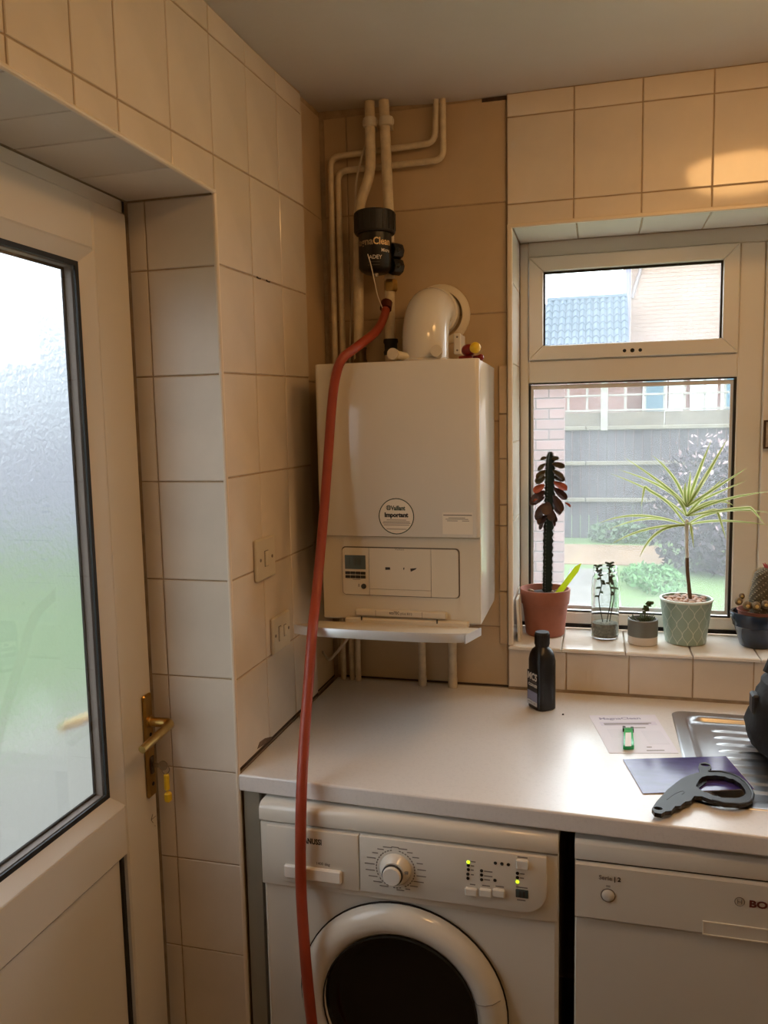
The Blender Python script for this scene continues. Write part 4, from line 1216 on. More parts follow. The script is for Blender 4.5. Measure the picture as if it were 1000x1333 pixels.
text('CLEANER', 0.0105, tfn(-0.019, 0.064), M_LW, lb, shear=0.2, bold=0.0005, width=0.042)
b = MB()
for x0, x1, z0 in ((-0.019, 0.02, 0.0765), (-0.02, -0.002, 0.026), (0.008, 0.016, 0.018), (-0.02, 0.0, 0.0185)):
    b.add([lf(x0, z0) + nn * 0.0010, lf(x1, z0) + nn * 0.0010, lf(x1, z0 + 0.0014) + nn * 0.0010, lf(x0, z0 + 0.0014) + nn * 0.0010], [(0, 1, 2, 3)])
b.obj('small_print', M_INKG, lb, kind='stuff')

# leaflet
def flat(pts, z, t, name, m, par=None, bev=0.0):
    return MB().prism([(p[0], p[1], z) for p in pts], (0, 0, t)).obj(name, m, par, bev=bev)
LC = [(0.75, -0.186, 0.872), (0.916, -0.146, 0.872), (0.952, -0.388, 0.872), (0.798, -0.422, 0.872)]
lf_ = thing('leaflet', (0.85, -0.29, WZ), 'white printed leaflet lying on the worktop beside the draining board', 'leaflet')
flat(LC, WZ + 0.0003, 0.0006, 'sheet', mat('leaflet_paper', (226, 222, 232), 0.45), lf_)
tl, tr, br, bl = [Vector((p[0], p[1], WZ + 0.0011)) for p in LC]
du, dv = (tr - tl), (bl - tl)
lp = lambda s, t: tl + du * s + dv * t
M_LIL = mat('lilac_print', (176, 168, 206), 0.5)
text('MagnaClean', 0.02, plane_fn(lp(0.12, 0.13), du, -dv), mat('lilac_grey_print', (158, 152, 178), 0.5), lf_, bold=0.0006, width=0.105)
def lband(s0, s1, t0, t1, m, nm, k=0.0):
    q = [lp(s0, t0), lp(s1, t0), lp(s1, t1), lp(s0, t1)]
    return MB().prism([p + Vector((0, 0, -0.0002 + k)) for p in q], (0, 0, 0.0002)).obj(nm, m, lf_)
lband(0.1, 0.92, 0.20, 0.30, mat('lilac_tint', (218, 212, 228), 0.5), 'tint_band')
lband(0.15, 0.45, 0.40, 0.62, mat('pale_tint', (221, 218, 228), 0.5), 'tint_block')
lband(0.62, 0.9, 0.45, 0.8, MATS['pale_tint'], 'tint_block')
b = MB()
for s0, s1, t0 in ((0.42, 0.72, 0.36), (0.52, 0.76, 0.94), (0.55, 0.62, 0.86), (0.15, 0.85, 0.235), (0.15, 0.8, 0.265)):
    q = [lp(s0, t0), lp(s1, t0), lp(s1, t0 + 0.018), lp(s0, t0 + 0.018)]
    b.add([p + Vector((0, 0, 0.0001)) for p in q], [(0, 1, 2, 3)])
b.obj('small_print', M_INKG, lf_, kind='stuff')

# small green piece on the leaflet
gp = thing('green_clip', (0.842, -0.368, 0.874), 'small translucent green plastic piece with a white sticker, lying on the leaflet', 'plastic piece')
gq = [(0.829, -0.397, 0.874), (0.854, -0.392, 0.874), (0.855, -0.279, 0.874), (0.834, -0.284, 0.874)]
flat(gq, WZ + 0.0012, 0.011, 'body', mat('green_plastic', (60, 226, 140), 0.2, trans=0.4), gp, bev=0.002)
gw = [(0.833, -0.402, 0.886), (0.847, -0.399, 0.886), (0.85, -0.315, 0.886), (0.837, -0.318, 0.886)]
flat(gw, WZ + 0.0123, 0.0005, 'sticker', M_PAPER, gp)
b = MB()
for q in ((0.835, -0.28, 0.877), (0.854, -0.281, 0.877)):
    b.box(q[0] - 0.0035, q[0] + 0.0035, q[1] - 0.006, q[1] + 0.012, WZ + 0.0015, WZ + 0.011, 0.001)
b.obj('prong', M_BLACK, gp)

# purple booklet
BC = [(0.827, -0.453, 0.874), (1.052, -0.395, 0.874), (1.083, -0.554, 0.874), (0.862, -0.618, 0.874)]
bk = thing('booklet', (0.95, -0.5, WZ), 'glossy purple booklet lying under the black wrench at the worktop edge', 'booklet')
M_PUR = mat('purple_print', (92, 80, 150), 0.14, noise=(9, 0.5, 0.35, 0.75), c2=(58, 48, 108), stretch=(1, 3, 1))
def sheet(z_left, z_right, t, name, m, k=0.0):
    zz = (z_left, z_right, z_right, z_left)
    return MB().prism([(p[0] + k, p[1] + k, WZ + z) for p, z in zip(BC, zz)], (0, 0, t)).obj(name, m, bk)
sheet(0.0003, 0.0036, 0.0012, 'page_block', M_PAPER, 0.001)
sheet(0.0016, 0.0049, 0.0006, 'cover', M_PUR)

# black canister wrench
WT = 0.886
wr = thing('canister_wrench', (0.962, -0.619, 0.873), 'black plastic strap-shaped wrench with a big toothed ring opening, lying on the purple booklet', 'wrench')
OUT = [(0.873, -0.712, 0.887), (0.884, -0.679, 0.887), (0.91, -0.618, 0.887), (0.939, -0.565, 0.887), (0.96, -0.539, 0.887), (0.978, -0.524, 0.887), (1, -0.513, 0.887), (1.025, -0.508, 0.887), (1.043, -0.515, 0.887), (1.058, -0.529, 0.887), (1.067, -0.551, 0.887), (1.072, -0.575, 0.887), (1.073, -0.603, 0.887), (1.067, -0.628, 0.887), (1.055, -0.646, 0.887), (1.038, -0.656, 0.887), (1.011, -0.659, 0.887), (0.99, -0.65, 0.887), (0.973, -0.637, 0.887), (0.958, -0.639, 0.887), (0.949, -0.661, 0.887), (0.938, -0.668, 0.887), (0.927, -0.688, 0.887), (0.917, -0.692, 0.887), (0.909, -0.712, 0.887), (0.897, -0.718, 0.887), (0.889, -0.73, 0.887), (0.877, -0.727, 0.887)]
INN = [(0.969, -0.582, 0.887), (0.976, -0.56, 0.887), (0.983, -0.546, 0.887), (0.994, -0.536, 0.887), (1.003, -0.534, 0.887), (1.013, -0.53, 0.887), (1.021, -0.532, 0.887), (1.03, -0.532, 0.887), (1.037, -0.54, 0.887), (1.045, -0.541, 0.887), (1.051, -0.553, 0.887), (1.056, -0.561, 0.887), (1.058, -0.575, 0.887), (1.06, -0.589, 0.887), (1.059, -0.604, 0.887), (1.052, -0.619, 0.887), (1.042, -0.628, 0.887), (1.032, -0.632, 0.887), (1.022, -0.633, 0.887), (1.011, -0.635, 0.887), (1.002, -0.629, 0.887), (0.994, -0.629, 0.887), (0.986, -0.619, 0.887), (0.979, -0.616, 0.887), (0.973, -0.606, 0.887), (0.97, -0.598, 0.887), (0.967, -0.593, 0.887), (0.967, -0.588, 0.887)]
hc = (0.885, -0.708, 0.887)
hole = [(hc[0] + 0.0085 * math.cos(2 * PI * k / 12), hc[1] + 0.007 * math.sin(2 * PI * k / 12)) for k in range(12)]
M_WR = mat('wrench_plastic', (22, 23, 26), 0.42, noise=(30, 0.15))
wb = outline_plate(OUT, INN, hole, WZ + 0.0080, 0.0085, 'body', M_WR, wr)
# raised rim round the ring, embossed arrow
oc = Vector((sum(p[0] for p in INN) / len(INN), sum(p[1] for p in INN) / len(INN), 0))
rim = [Vector((p[0], p[1], 0)) * 1.0 for p in OUT[6:18]]
MB().tube([(p[0], p[1], WZ + 0.0160) for p in rim], 0.0028, 8).obj('ring_rim', M_WR, wb)
MB().tube(spline([(0.904, -0.667, 0.888), (0.92, -0.64, 0.888), (0.935, -0.623, 0.888), (0.941, -0.625, 0.888), (0.935, -0.637, 0.888)], 4), 0.0011, 6).obj('embossed_arrow', M_WR, wb)
# smaller spanner lying under the ring
sk = thing('small_spanner', (0.992, -0.522, 0.882), 'small black slotted spanner poking out behind the wrench ring, on the purple booklet', 'spanner')
kp = [(0.985, -0.472, 0.883), (0.989, -0.454, 0.883), (1.002, -0.443, 0.883), (1.012, -0.452, 0.883), (1.012, -0.47, 0.883), (1.002, -0.496, 0.883), (0.992, -0.548, 0.883), (0.973, -0.581, 0.883), (0.964, -0.576, 0.883), (0.97, -0.541, 0.883), (0.984, -0.504, 0.883)]
kc = (1, -0.46, 0.883)
outline_plate(kp, None, [(kc[0] + 0.010 * math.cos(2 * PI * k / 10), kc[1] + 0.007 * math.sin(2 * PI * k / 10)) for k in range(10)], WZ + 0.0058, 0.0020, 'blade', M_WR, sk)
tag(MB().ball(((0.684, -0.193, 0.873)[0], (0.684, -0.193, 0.873)[1], WZ + 0.0012), (0.003, 0.003, 0.0018), 8, 6).obj('crumb', M_DARK), 'tiny black crumb on the worktop to the right of the black bottle', 'crumb')

# draining board
sx0, sx1, sy0, sy1 = SX0, SX1, SY0, SY1
sk_ = thing('draining_board', (1.3, -0.37, WZ), 'stainless steel draining board with ridges, set in the right end of the worktop', 'sink')
b = MB()
rings = []
for d_, r_, z_ in ((0.0, 0.03, 0.0003), (0.0025, 0.029, 0.0020), (0.006, 0.027, 0.0024), (0.020, 0.03, 0.0016), (0.028, 0.034, 0.0022), (0.034, 0.036, 0.0008), (0.038, 0.038, -0.006), (0.042, 0.04, -0.0105), (0.050, 0.045, -0.012), (0.07, 0.045, -0.012)):
    rings.append(rr2(sx0 + d_, sx1 - d_, sy0 + d_, sy1 - d_, r_, WZ + z_))
m_ = len(rings[0])
vs = [p for r_ in rings for p in r_]
fs = []
for i in range(len(rings) - 1):
    for k in range(m_):
        fs.append((i * m_ + k, i * m_ + (k + 1) % m_, (i + 1) * m_ + (k + 1) % m_, (i + 1) * m_ + k))
fs.append(tuple((len(rings) - 1) * m_ + k for k in range(m_)))
b.add(vs, fs).obj('tray', M_STEEL, sk_, ang=60)
for k in range(9):
    y = sy1 - 0.090 - k * 0.042
    ex = ((1.045, 0.0), (1.055, 0.7), (1.08, 1.0), (1.58, 1.0), (1.61, 0.7), (1.62, 0.0))
    vs, fs = [], []
    for x, a_ in ex:
        for j in range(9):
            w_ = -1 + j / 4
            vs.append((x, y + 0.013 * w_, WZ - 0.0124 + 0.0042 * a_ * (0.5 + 0.5 * math.cos(w_ * PI))))
    for i in range(5):
        for j in range(8):
            fs.append((i * 9 + j, i * 9 + j + 1, i * 9 + j + 10, i * 9 + j + 9))
    MB().add(vs, fs).obj('ridge', M_STEEL, sk_, ang=80)

# black bag at the edge of view
M_BAG = mat('black_fabric', (11, 11, 13), 0.8, noise=(14, 0.4), bump=(60, 0.4, 0.004))
bg_ = thing('bag', (1.26, -0.335, WZ - 0.008), 'black fabric bag standing on the draining board at the edge of view', 'bag')
zt_ = (1.135, -0.3, 1.059)[2]
H_ = zt_ - WZ + 0.0078
secs = []
for t, rx, ry, dx in ((0, 0.115, 0.085, 0.02), (0.03, 0.135, 0.10, 0.012), (0.15, 0.150, 0.115, 0.0), (0.35, 0.152, 0.118, -0.003), (0.55, 0.148, 0.112, 0.003), (0.75, 0.142, 0.105, 0.004), (0.9, 0.132, 0.092, 0.006), (0.97, 0.11, 0.07, 0.012), (1.0, 0.08, 0.045, 0.02)):
    secs.append((1.262 + dx, -0.335, WZ - 0.0078 + H_ * t, rx, ry, 3.2, 0.12))
from mathutils import noise as mnoise
fine = []
for i in range(len(secs) - 1):
    for j in range(4):
        fine.append(tuple(secs[i][k] + (secs[i + 1][k] - secs[i][k]) * j / 4 for k in range(7)))
fine.append(secs[-1])
bag_body = loft(fine, 64, bg_, 'body', M_BAG)
for v in bag_body.data.vertices:
    n_ = mnoise.noise(v.co * 9.0) * 0.016 + mnoise.noise(v.co * 24.0) * 0.007 + mnoise.noise(Vector((v.co.x * 4, v.co.y * 4, v.co.z * 40))) * 0.004
    o_ = Vector((v.co.x - 1.262, v.co.y + 0.335, 0))
    if o_.length > 1e-4 and v.co.z > WZ - 0.003:
        v.co += o_.normalized() * n_ + Vector((0, 0, n_ * 0.4))
for pl in bag_body.data.polygons:
    pl.use_smooth = True
b = MB()
b.box(1.106, 1.122, -0.380, -0.340, WZ + 0.10, WZ + 0.145, 0.004); b.obj('side_tab', M_BLACKM, bg_)
loft([(1.27, -0.455, WZ + 0.03 + d, 0.105 - 0.01 * e_, 0.022 - 0.008 * e_, 3, 0.12) for d, e_ in ((0, 1), (0.01, 0), (0.10, 0), (0.11, 1))], 28, bg_, 'front_pocket', M_BAG)
MB().tube(fillet([(1.15, -0.30, zt_ - 0.01), (1.17, -0.30, zt_ + 0.05), (1.35, -0.30, zt_ + 0.05), (1.37, -0.30, zt_ - 0.01)], 0.03), 0.010, 8).obj('handle', M_BLACKM, bg_)
MB().tube([(1.13, -0.44, zt_ - 0.04), (1.25, -0.452, zt_ - 0.035), (1.40, -0.42, zt_ - 0.04)], 0.003, 6).obj('zip', M_BLACKM, bg_)

# ================================================================== THINGS ON THE SILL
def leaf_mat(name, c):
    m = mat(name, c, 0.4, noise=(8, 0.15))
    nt = m.node_tree
    tl_ = nt.nodes.new('ShaderNodeBsdfTranslucent')
    tl_.inputs['Color'].default_value = lin(c)
    mx = nt.nodes.new('ShaderNodeMixShader')
    mx.inputs['Fac'].default_value = 0.5
    o_ = nt.nodes['Material Output']
    nt.links.new(nt.nodes['Principled BSDF'].outputs['BSDF'], mx.inputs[1])
    nt.links.new(tl_.outputs['BSDF'], mx.inputs[2])
    nt.links.new(mx.outputs['Shader'], o_.inputs['Surface'])
    return m
def pot(par, o, prof, m, name='pot'):
    return MB().lathe(prof, 40, o).obj(name, m, par)
# terracotta pot with an African milk tree
PX, PYY = (0.617, 0.14, 1.058)[0], 0.138
zt_ = (0.617, 0.14, 1.14)[2]
h = zt_ - SILL - 0.001
tp_ = thing('potted_succulent', (PX, PYY, SILL), 'tall dark notched succulent with drooping reddish leaves in a terracotta pot', 'plant')
pot(tp_, (PX, PYY, SILL + 0.0008), [(0.0, 0), (0.054, 0), (0.057, 0.003), (0.067, h - 0.045), (0.0705, h - 0.044), (0.0745, h - 0.003), (0.0735, h), (0.069, h), (0.067, h - 0.012), (0.062, h - 0.03), (0.0, h - 0.03)], M_TERRA)
b = MB(); b.lathe([(0.066, h - 0.018), (0.045, h - 0.013), (0.02, h - 0.010), (0.0, h - 0.009)], 24, (PX, PYY, SILL)); b.obj('soil', M_SOIL, tp_)
for k in range(9):
    w_ = rnd.uniform(0, 6.28); r_ = rnd.uniform(0.02, 0.05)
    MB().ball((PX + r_ * math.cos(w_), PYY + r_ * math.sin(w_), SILL + h - 0.010), (rnd.uniform(0.004, 0.008), 0.005, 0.004), 6, 5).obj('stone', mat('pale_stone', (150, 128, 104), 0.8, rand=0.3), tp_)
# notched three-ribbed stem
s_pts = [(0.621, 0.14, 1.124), (0.622, 0.14, 1.199), (0.623, 0.14, 1.292), (0.626, 0.14, 1.384), (0.628, 0.14, 1.464), (0.629, 0.14, 1.521), (0.63, 0.14, 1.548)]
s_pts[0] = (s_pts[0][0], 0.138, SILL + h - 0.015)
path = spline(s_pts, 9)
N_ = len(path)
def stem_r(t):
    base = 0.0165 + 0.001 * t
    if t > 0.72:
        base *= max(0.12, 1 - ((t - 0.72) / 0.28) ** 1.5 * 0.85)
    return base
vs, fs = [], []
n_ = 12
for i, p in enumerate(path):
    t = i / (N_ - 1)
    for k in range(n_):
        w_ = 2 * PI * k / n_ + 0.3
        lob = 0.5 + 0.5 * math.cos(3 * (w_ - 0.3))
        r_ = stem_r(t) * (0.52 + 0.5 * lob ** 1.5 * (1.25 if i % 2 else 0.72))
        vs.append((p[0] + r_ * math.cos(w_), p[1] + r_ * math.sin(w_), p[2]))
for i in range(N_ - 1):
    for k in range(n_):
        fs.append((i * n_ + k, i * n_ + (k + 1) % n_, (i + 1) * n_ + (k + 1) % n_, (i + 1) * n_ + k))
fs += [tuple(range(n_))[::-1], tuple((N_ - 1) * n_ + k for k in range(n_))]
M_STEM = mat('dark_succulent', (26, 31, 18), 0.85, noise=(40, 0.3), spec=0.15)
st = MB().add(vs, fs).obj('stem', M_STEM, tp_, ang=70)
b = MB()
for i in range(1, N_ - 1, 1):
    for k in range(3):
        w_ = 2 * PI * k / 3 + 0.3
        p = path[i]; r_ = stem_r(i / (N_ - 1))
        b.tube([(p[0] + r_ * math.cos(w_), p[1] + r_ * math.sin(w_), p[2]), (p[0] + (r_ + 0.004) * math.cos(w_), p[1] + (r_ + 0.004) * math.sin(w_), p[2] + 0.0015)], [0.0020, 0.0007], 5)
b.obj('thorns', mat('thorn', (60, 56, 40), 0.6), st, kind='stuff')
M_LD = mat('dark_leaf', (66, 56, 34), 0.45, noise=(30, 0.35))
M_LR = mat('red_leaf', (176, 84, 52), 0.45, noise=(30, 0.3))
M_LB = mat('plum_leaf', (62, 36, 36), 0.45, noise=(30, 0.35))
def paddle(base, d, up, L, Wd, m, par, name='leaf'):
    base, d = Vector(base), Vector(d).normalized()
    side = d.cross(Vector(up)).normalized()
    nn_ = side.cross(d).normalized()
    prof = ((0, 0.2), (0.15, 0.55), (0.4, 0.92), (0.7, 1.0), (0.88, 0.8), (0.97, 0.45), (1.0, 0.1))
    vs, fs = [], []
    for t, w_ in prof:
        c = base + d * L * t - nn_ * (0.18 * L * t * t)
        for s, e_ in ((-1, 0.004), (0, -0.002), (1, 0.004)):
            vs.append(c + side * s * Wd * w_ + nn_ * (e_ * abs(s)))
    k0 = len(vs)
    vs += [v - nn_ * 0.0016 for v in vs]
    for i in range(len(prof) - 1):
        for k in range(2):
            q = (i * 3 + k, i * 3 + k + 1, (i + 1) * 3 + k + 1, (i + 1) * 3 + k)
            fs += [q, tuple(k0 + j for j in q[::-1])]
        for k in (0, 2):
            fs.append((i * 3 + k, (i + 1) * 3 + k, k0 + (i + 1) * 3 + k, k0 + i * 3 + k))
    return MB().add(vs, fs).obj(name, m, par)
for (px_, m_, d, L, Wd) in (
        ((0.635, 0.13, 1.528), M_LD, (1, -0.3, 0.25), 0.018, 0.006), ((0.637, 0.13, 1.512), M_LD, (1, -0.4, -0.1), 0.030, 0.008), ((0.639, 0.13, 1.492), M_LD, (1, -0.3, -0.2), 0.034, 0.010), ((0.642, 0.13, 1.474), M_LD, (1, -0.5, -0.15), 0.030, 0.010),
        ((0.642, 0.13, 1.458), M_LR, (1, -0.3, -0.35), 0.038, 0.011), ((0.642, 0.13, 1.44), M_LB, (1, -0.4, -0.6), 0.045, 0.012), ((0.64, 0.13, 1.419), M_LB, (0.8, -0.5, -0.8), 0.044, 0.012), ((0.64, 0.13, 1.397), M_LB, (0.7, -0.6, -0.6), 0.034, 0.010),
        ((0.622, 0.13, 1.53), M_LD, (-1, -0.3, 0.1), 0.018, 0.006), ((0.619, 0.13, 1.512), M_LD, (-1, -0.3, -0.3), 0.026, 0.009), ((0.617, 0.13, 1.492), M_LD, (-0.9, -0.5, -0.5), 0.030, 0.010), ((0.617, 0.13, 1.474), M_LD, (-1, -0.3, -0.4), 0.028, 0.011),
        ((0.615, 0.13, 1.449), M_LR, (-1, -0.4, -0.3), 0.032, 0.012), ((0.615, 0.13, 1.431), M_LB, (-0.9, -0.4, -0.4), 0.040, 0.013), ((0.615, 0.13, 1.413), M_LB, (-1, -0.2, -0.1), 0.046, 0.012), ((0.615, 0.13, 1.394), M_LB, (-0.7, -0.6, -0.7), 0.040, 0.012),
        ((0.613, 0.13, 1.376), M_LB, (-0.8, -0.5, -0.5), 0.036, 0.011), ((0.625, 0.12, 1.4), M_LB, (-0.1, -1, -0.7), 0.036, 0.013), ((0.631, 0.12, 1.382), M_LB, (0.3, -1, -0.9), 0.036, 0.012), ((0.637, 0.13, 1.376), M_LB, (0.5, -0.4, -1), 0.034, 0.006),
        ((0.62, 0.13, 1.358), M_LB, (-0.6, -0.6, -0.3), 0.030, 0.010), ((0.617, 0.13, 1.349), M_LB, (-0.8, -0.3, -0.9), 0.030, 0.007), ((0.635, 0.13, 1.358), M_LB, (0.6, -0.4, -1), 0.030, 0.005), ((0.602, 0.12, 1.404), M_LR, (-0.6, -0.3, 0.2), 0.018, 0.007), ((0.675, 0.12, 1.398), M_LR, (1, -0.3, -0.1), 0.016, 0.004)):
    d = (d[0], d[1] + rnd.uniform(-0.3, 0.3), d[2] - 0.25 + rnd.uniform(-0.25, 0.2))
    paddle(px_, d, (rnd.uniform(-0.4, 0.4), -1, 0.35 - d[2] + rnd.uniform(-0.3, 0.5)), L * rnd.uniform(1.0, 1.25), Wd * rnd.uniform(0.95, 1.2), m_, tp_)
# yellow marker in the pot
ym = thing('plant_marker', (0.663, 0.12, 1.139), 'yellow-green pointed plant marker stuck in the terracotta pot', 'marker')
y0_, y1_ = Vector((0.65, 0.118, 1.12)), Vector((0.723, 0.1, 1.225))
d_ = (y1_ - y0_).normalized(); s_ = d_.cross(Vector((0, 1, 0))).normalized() * 0.0085
b = MB(); b.prism([y0_ - s_, y0_ + s_, y0_ + d_ * (y1_ - y0_).length * 0.85 + s_ * 1.0, y1_, y0_ + d_ * (y1_ - y0_).length * 0.8 - s_ * 0.9], (0, 0.0016, 0)); b.obj('blade', leaf_mat('yellow_marker', (222, 232, 84)), ym)

# glass jar and the cutting in it
JX, JY = (0.791, 0.125, 1.069)[0], 0.125
zj = (0.79, 0.125, 1.213)[2] - SILL
jar = thing('glass_jar', (JX, JY, SILL), 'clear glass jar with grey gravel in the bottom, third pot place on the window sill', 'jar')
jar['label'] = 'clear glass jar with grey gravel in its bottom, between terracotta and small grey pot'
b = MB(); b.lathe([(0.030, 0.001), (0.0385, 0.004), (0.0395, 0.012), (0.0395, zj * 0.76), (0.037, zj * 0.84), (0.0315, zj * 0.885), (0.031, zj * 0.92), (0.0345, zj * 0.935), (0.0345, zj * 0.985), (0.033, zj), (0.0295, zj), (0.029, zj * 0.9), (0.0345, zj * 0.83), (0.0372, zj * 0.75), (0.0372, 0.012), (0.030, 0.006)], 36, (JX, JY, SILL)); b.obj('glass', M_JAR, jar)
b = MB(); b.lathe([(0.033, 0.0065), (0.0365, 0.012), (0.0365, 0.046), (0.025, 0.050), (0.0, 0.048)], 24, (JX, JY, SILL)); b.obj('gravel', mat('grey_gravel', (150, 146, 132), 0.9, noise=(130, 0.5), bump=(140, 0.8)), jar, kind='stuff')
M_CUT = mat('cutting_green', (74, 92, 72), 0.5, noise=(30, 0.25))
ct = thing('succulent_cutting', (JX, JY, SILL + 0.05), 'leafy succulent cutting with two stems standing inside the glass jar', 'plant')
for pts in ([(0.796, 0.12, 1.07), (0.808, 0.12, 1.128), (0.801, 0.12, 1.173), (0.803, 0.12, 1.219)], [(0.785, 0.12, 1.056), (0.773, 0.12, 1.115), (0.78, 0.12, 1.161), (0.768, 0.12, 1.211)], [(0.804, 0.13, 1.08), (0.817, 0.13, 1.138), (0.808, 0.13, 1.179)]):
    pts[0] = (pts[0][0], pts[0][1], SILL + 0.047)
    sp_ = spline(pts, 7)
    MB().tube(sp_, 0.0016, 6).obj('stem', mat('cutting_stem', (72, 74, 56), 0.6), ct)
    for i, p in enumerate(sp_):
        t = i / (len(sp_) - 1)
        if t < 0.3 or (t < 0.7 and i % 2):
            continue
        for s in range(2 if t > 0.8 else 1):
            w_ = rnd.uniform(0, 6.28)
            d_ = Vector((math.cos(w_), 0.6 * math.sin(w_), 0.5 if t > 0.8 else 0.1))
            paddle(p, d_, (0, 0, 1), rnd.uniform(0.010, 0.015), 0.0034, M_CUT, ct)

# small two-tone pot
QX, QY = (0.895, 0.083, 1.038)[0], 0.083
zq = (0.895, 0.083, 1.072)[2] - SILL
sp2 = thing('small_potted_sedum', (QX, QY, SILL), 'small cylinder pot, grey above and white below, with a little green sprig', 'plant')
MB().lathe([(0.0, 0.001), (0.0395, 0.001), (0.041, 0.003), (0.041, zq * 0.34)], 36, (QX, QY, SILL)).obj('pot_base', mat('white_glaze', (214, 204, 192), 0.4), sp2)
MB().lathe([(0.041, zq * 0.34), (0.0415, zq * 0.345), (0.0415, zq - 0.002), (0.040, zq), (0.037, zq), (0.036, zq - 0.012), (0.0, zq - 0.012)], 36, (QX, QY, SILL)).obj('pot', mat('grey_glaze', (112, 114, 108), 0.45), sp2)
MB().lathe([(0.036, zq - 0.0115), (0.02, zq - 0.005), (0.0, zq - 0.003)], 16, (QX, QY, SILL)).obj('soil', M_SOIL, sp2)
M_MOSS = mat('moss_green', (72, 84, 40), 0.6, noise=(30, 0.3))
b = MB()
for k in range(60):
    w_ = rnd.uniform(0, 6.28); r_ = rnd.uniform(0, 0.028)
    c = Vector((QX + r_ * math.cos(w_), QY + r_ * math.sin(w_), SILL + zq - 0.005))
    d_ = Vector((math.cos(w_) * 0.7, math.sin(w_) * 0.7, rnd.uniform(0.5, 1.4))).normalized()
    b.tube([c, c + d_ * rnd.uniform(0.008, 0.022)], [0.0022, 0.001], 5)
b.obj('moss', M_MOSS, sp2, kind='stuff')
tw = spline([(0.901, 0.08, 1.078), (0.902, 0.08, 1.098), (0.911, 0.08, 1.114), (0.915, 0.08, 1.118)], 5)
MB().tube(tw, 0.0018, 6).obj('stem', M_MOSS, sp2)
for i in range(3, len(tw)):
    for s in range(2):
        w_ = rnd.uniform(0, 6.28)
        paddle(tw[i], (math.cos(w_), math.sin(w_), 0.3), (0, 0, 1), 0.010, 0.0028, M_MOSS, sp2)

# pale green patterned pot with a dragon tree
RX_, RYY = (1.014, 0.125, 1.078)[0], 0.122
zr_ = (1.013, 0.122, 1.128)[2] - SILL
dt = thing('potted_dragon_tree', (RX_, RYY, SILL), 'thin stemmed spiky leaved plant in a pale green pot with a white lattice pattern', 'plant')
r0, r1 = 0.0555, 0.0705
M_GP = mat('sage_glaze', (152, 172, 156), 0.35)
M_GW = mat('pattern_white', (206, 214, 202), 0.4)
MB().lathe([(0.0, 0.001), (r0 - 0.002, 0.001), (r0, 0.003), (r1, zr_ - 0.006), (r1 + 0.002, zr_ - 0.003), (r1 + 0.001, zr_), (r1 - 0.004, zr_), (r1 - 0.006, zr_ - 0.015), (0.0, zr_ - 0.018)], 48, (RX_, RYY, SILL)).obj('pot', M_GP, dt)
MB().lathe([(r1 + 0.0012, zr_ - 0.006), (r1 + 0.0026, zr_ - 0.003), (r1 + 0.0016, zr_ + 0.0006), (r1 - 0.0042, zr_ + 0.0006)], 48, (RX_, RYY, SILL), cap=False).obj('pot_rim', M_GW, dt)
b = MB()
def on_pot(w_, t):
    r_ = r0 + (r1 - r0) * t + 0.0003
    return Vector((RX_ + r_ * math.sin(w_), RYY - r_ * math.cos(w_), SILL + 0.003 + (zr_ - 0.009) * t))
NC = 13
for s in (1, -1):
    for c in range(NC):
        prev = None
        for i in range(49):
            t = i / 48
            ph = t * 4.0
            w_ = 2 * PI / NC * (c + 0.5 * s * (math.floor(ph) + (0.5 + 0.5 * math.tanh(3.2 * ((ph % 1) - 0.5)) / math.tanh(1.6))))
            p = on_pot(w_, t)
            if prev is not None:
                q = (p - prev)
                sd = q.cross(Vector((math.sin(w_), -math.cos(w_), 0)))
                if sd.length > 1e-7:
                    sd = sd.normalized() * 0.00085
                    b.add([prev - sd, prev + sd, p + sd, p - sd], [(0, 1, 2, 3)])
            prev = p
b.obj('lattice_pattern', M_GW, dt)
MB().lathe([(r1 - 0.006, zr_ - 0.016), (0.03, zr_ - 0.012), (0.0, zr_ - 0.010)], 24, (RX_, RYY, SILL)).obj('soil', M_SOIL, dt)
M_PEB = mat('pebble', (186, 152, 128), 0.5, noise=(20, 0.2), rand=0.3)
for k in range(34):
    r_ = 0.058 * math.sqrt((k + 0.5) / 34); w_ = k * 2.399
    MB().ball((RX_ + r_ * math.cos(w_), RYY + r_ * math.sin(w_), SILL + zr_ - 0.006 + rnd.uniform(0, 0.003)), (rnd.uniform(0.007, 0.011), rnd.uniform(0.006, 0.009), 0.006), 8, 6).obj('pebble', M_PEB, dt)
tk = [(1.026, 0.122, 1.118), (1.021, 0.122, 1.158), (1.016, 0.122, 1.202), (1.014, 0.122, 1.244)]
tk[0] = (tk[0][0], tk[0][1], SILL + zr_ - 0.014)
MB().tube(spline(tk, 6), [0.0058] * 6 + [0.0052] * 12 + [0.0048], 10).obj('stem', mat('brown_bark', (104, 78, 54), 0.7, noise=(60, 0.3)), dt)
tk2 = [tk[-1], (1.012, 0.122, 1.279), (1.011, 0.122, 1.323), (1.011, 0.122, 1.354)]
MB().tube(spline(tk2, 5), [0.0052] * 10 + [0.0062] * 5 + [0.004], 10).obj('stem', mat('pale_bark', (214, 216, 210), 0.6, noise=(40, 0.15)), dt)
M_DL = leaf_mat('dragon_leaf', (136, 150, 74))
M_DE = leaf_mat('leaf_edge', (216, 216, 166))
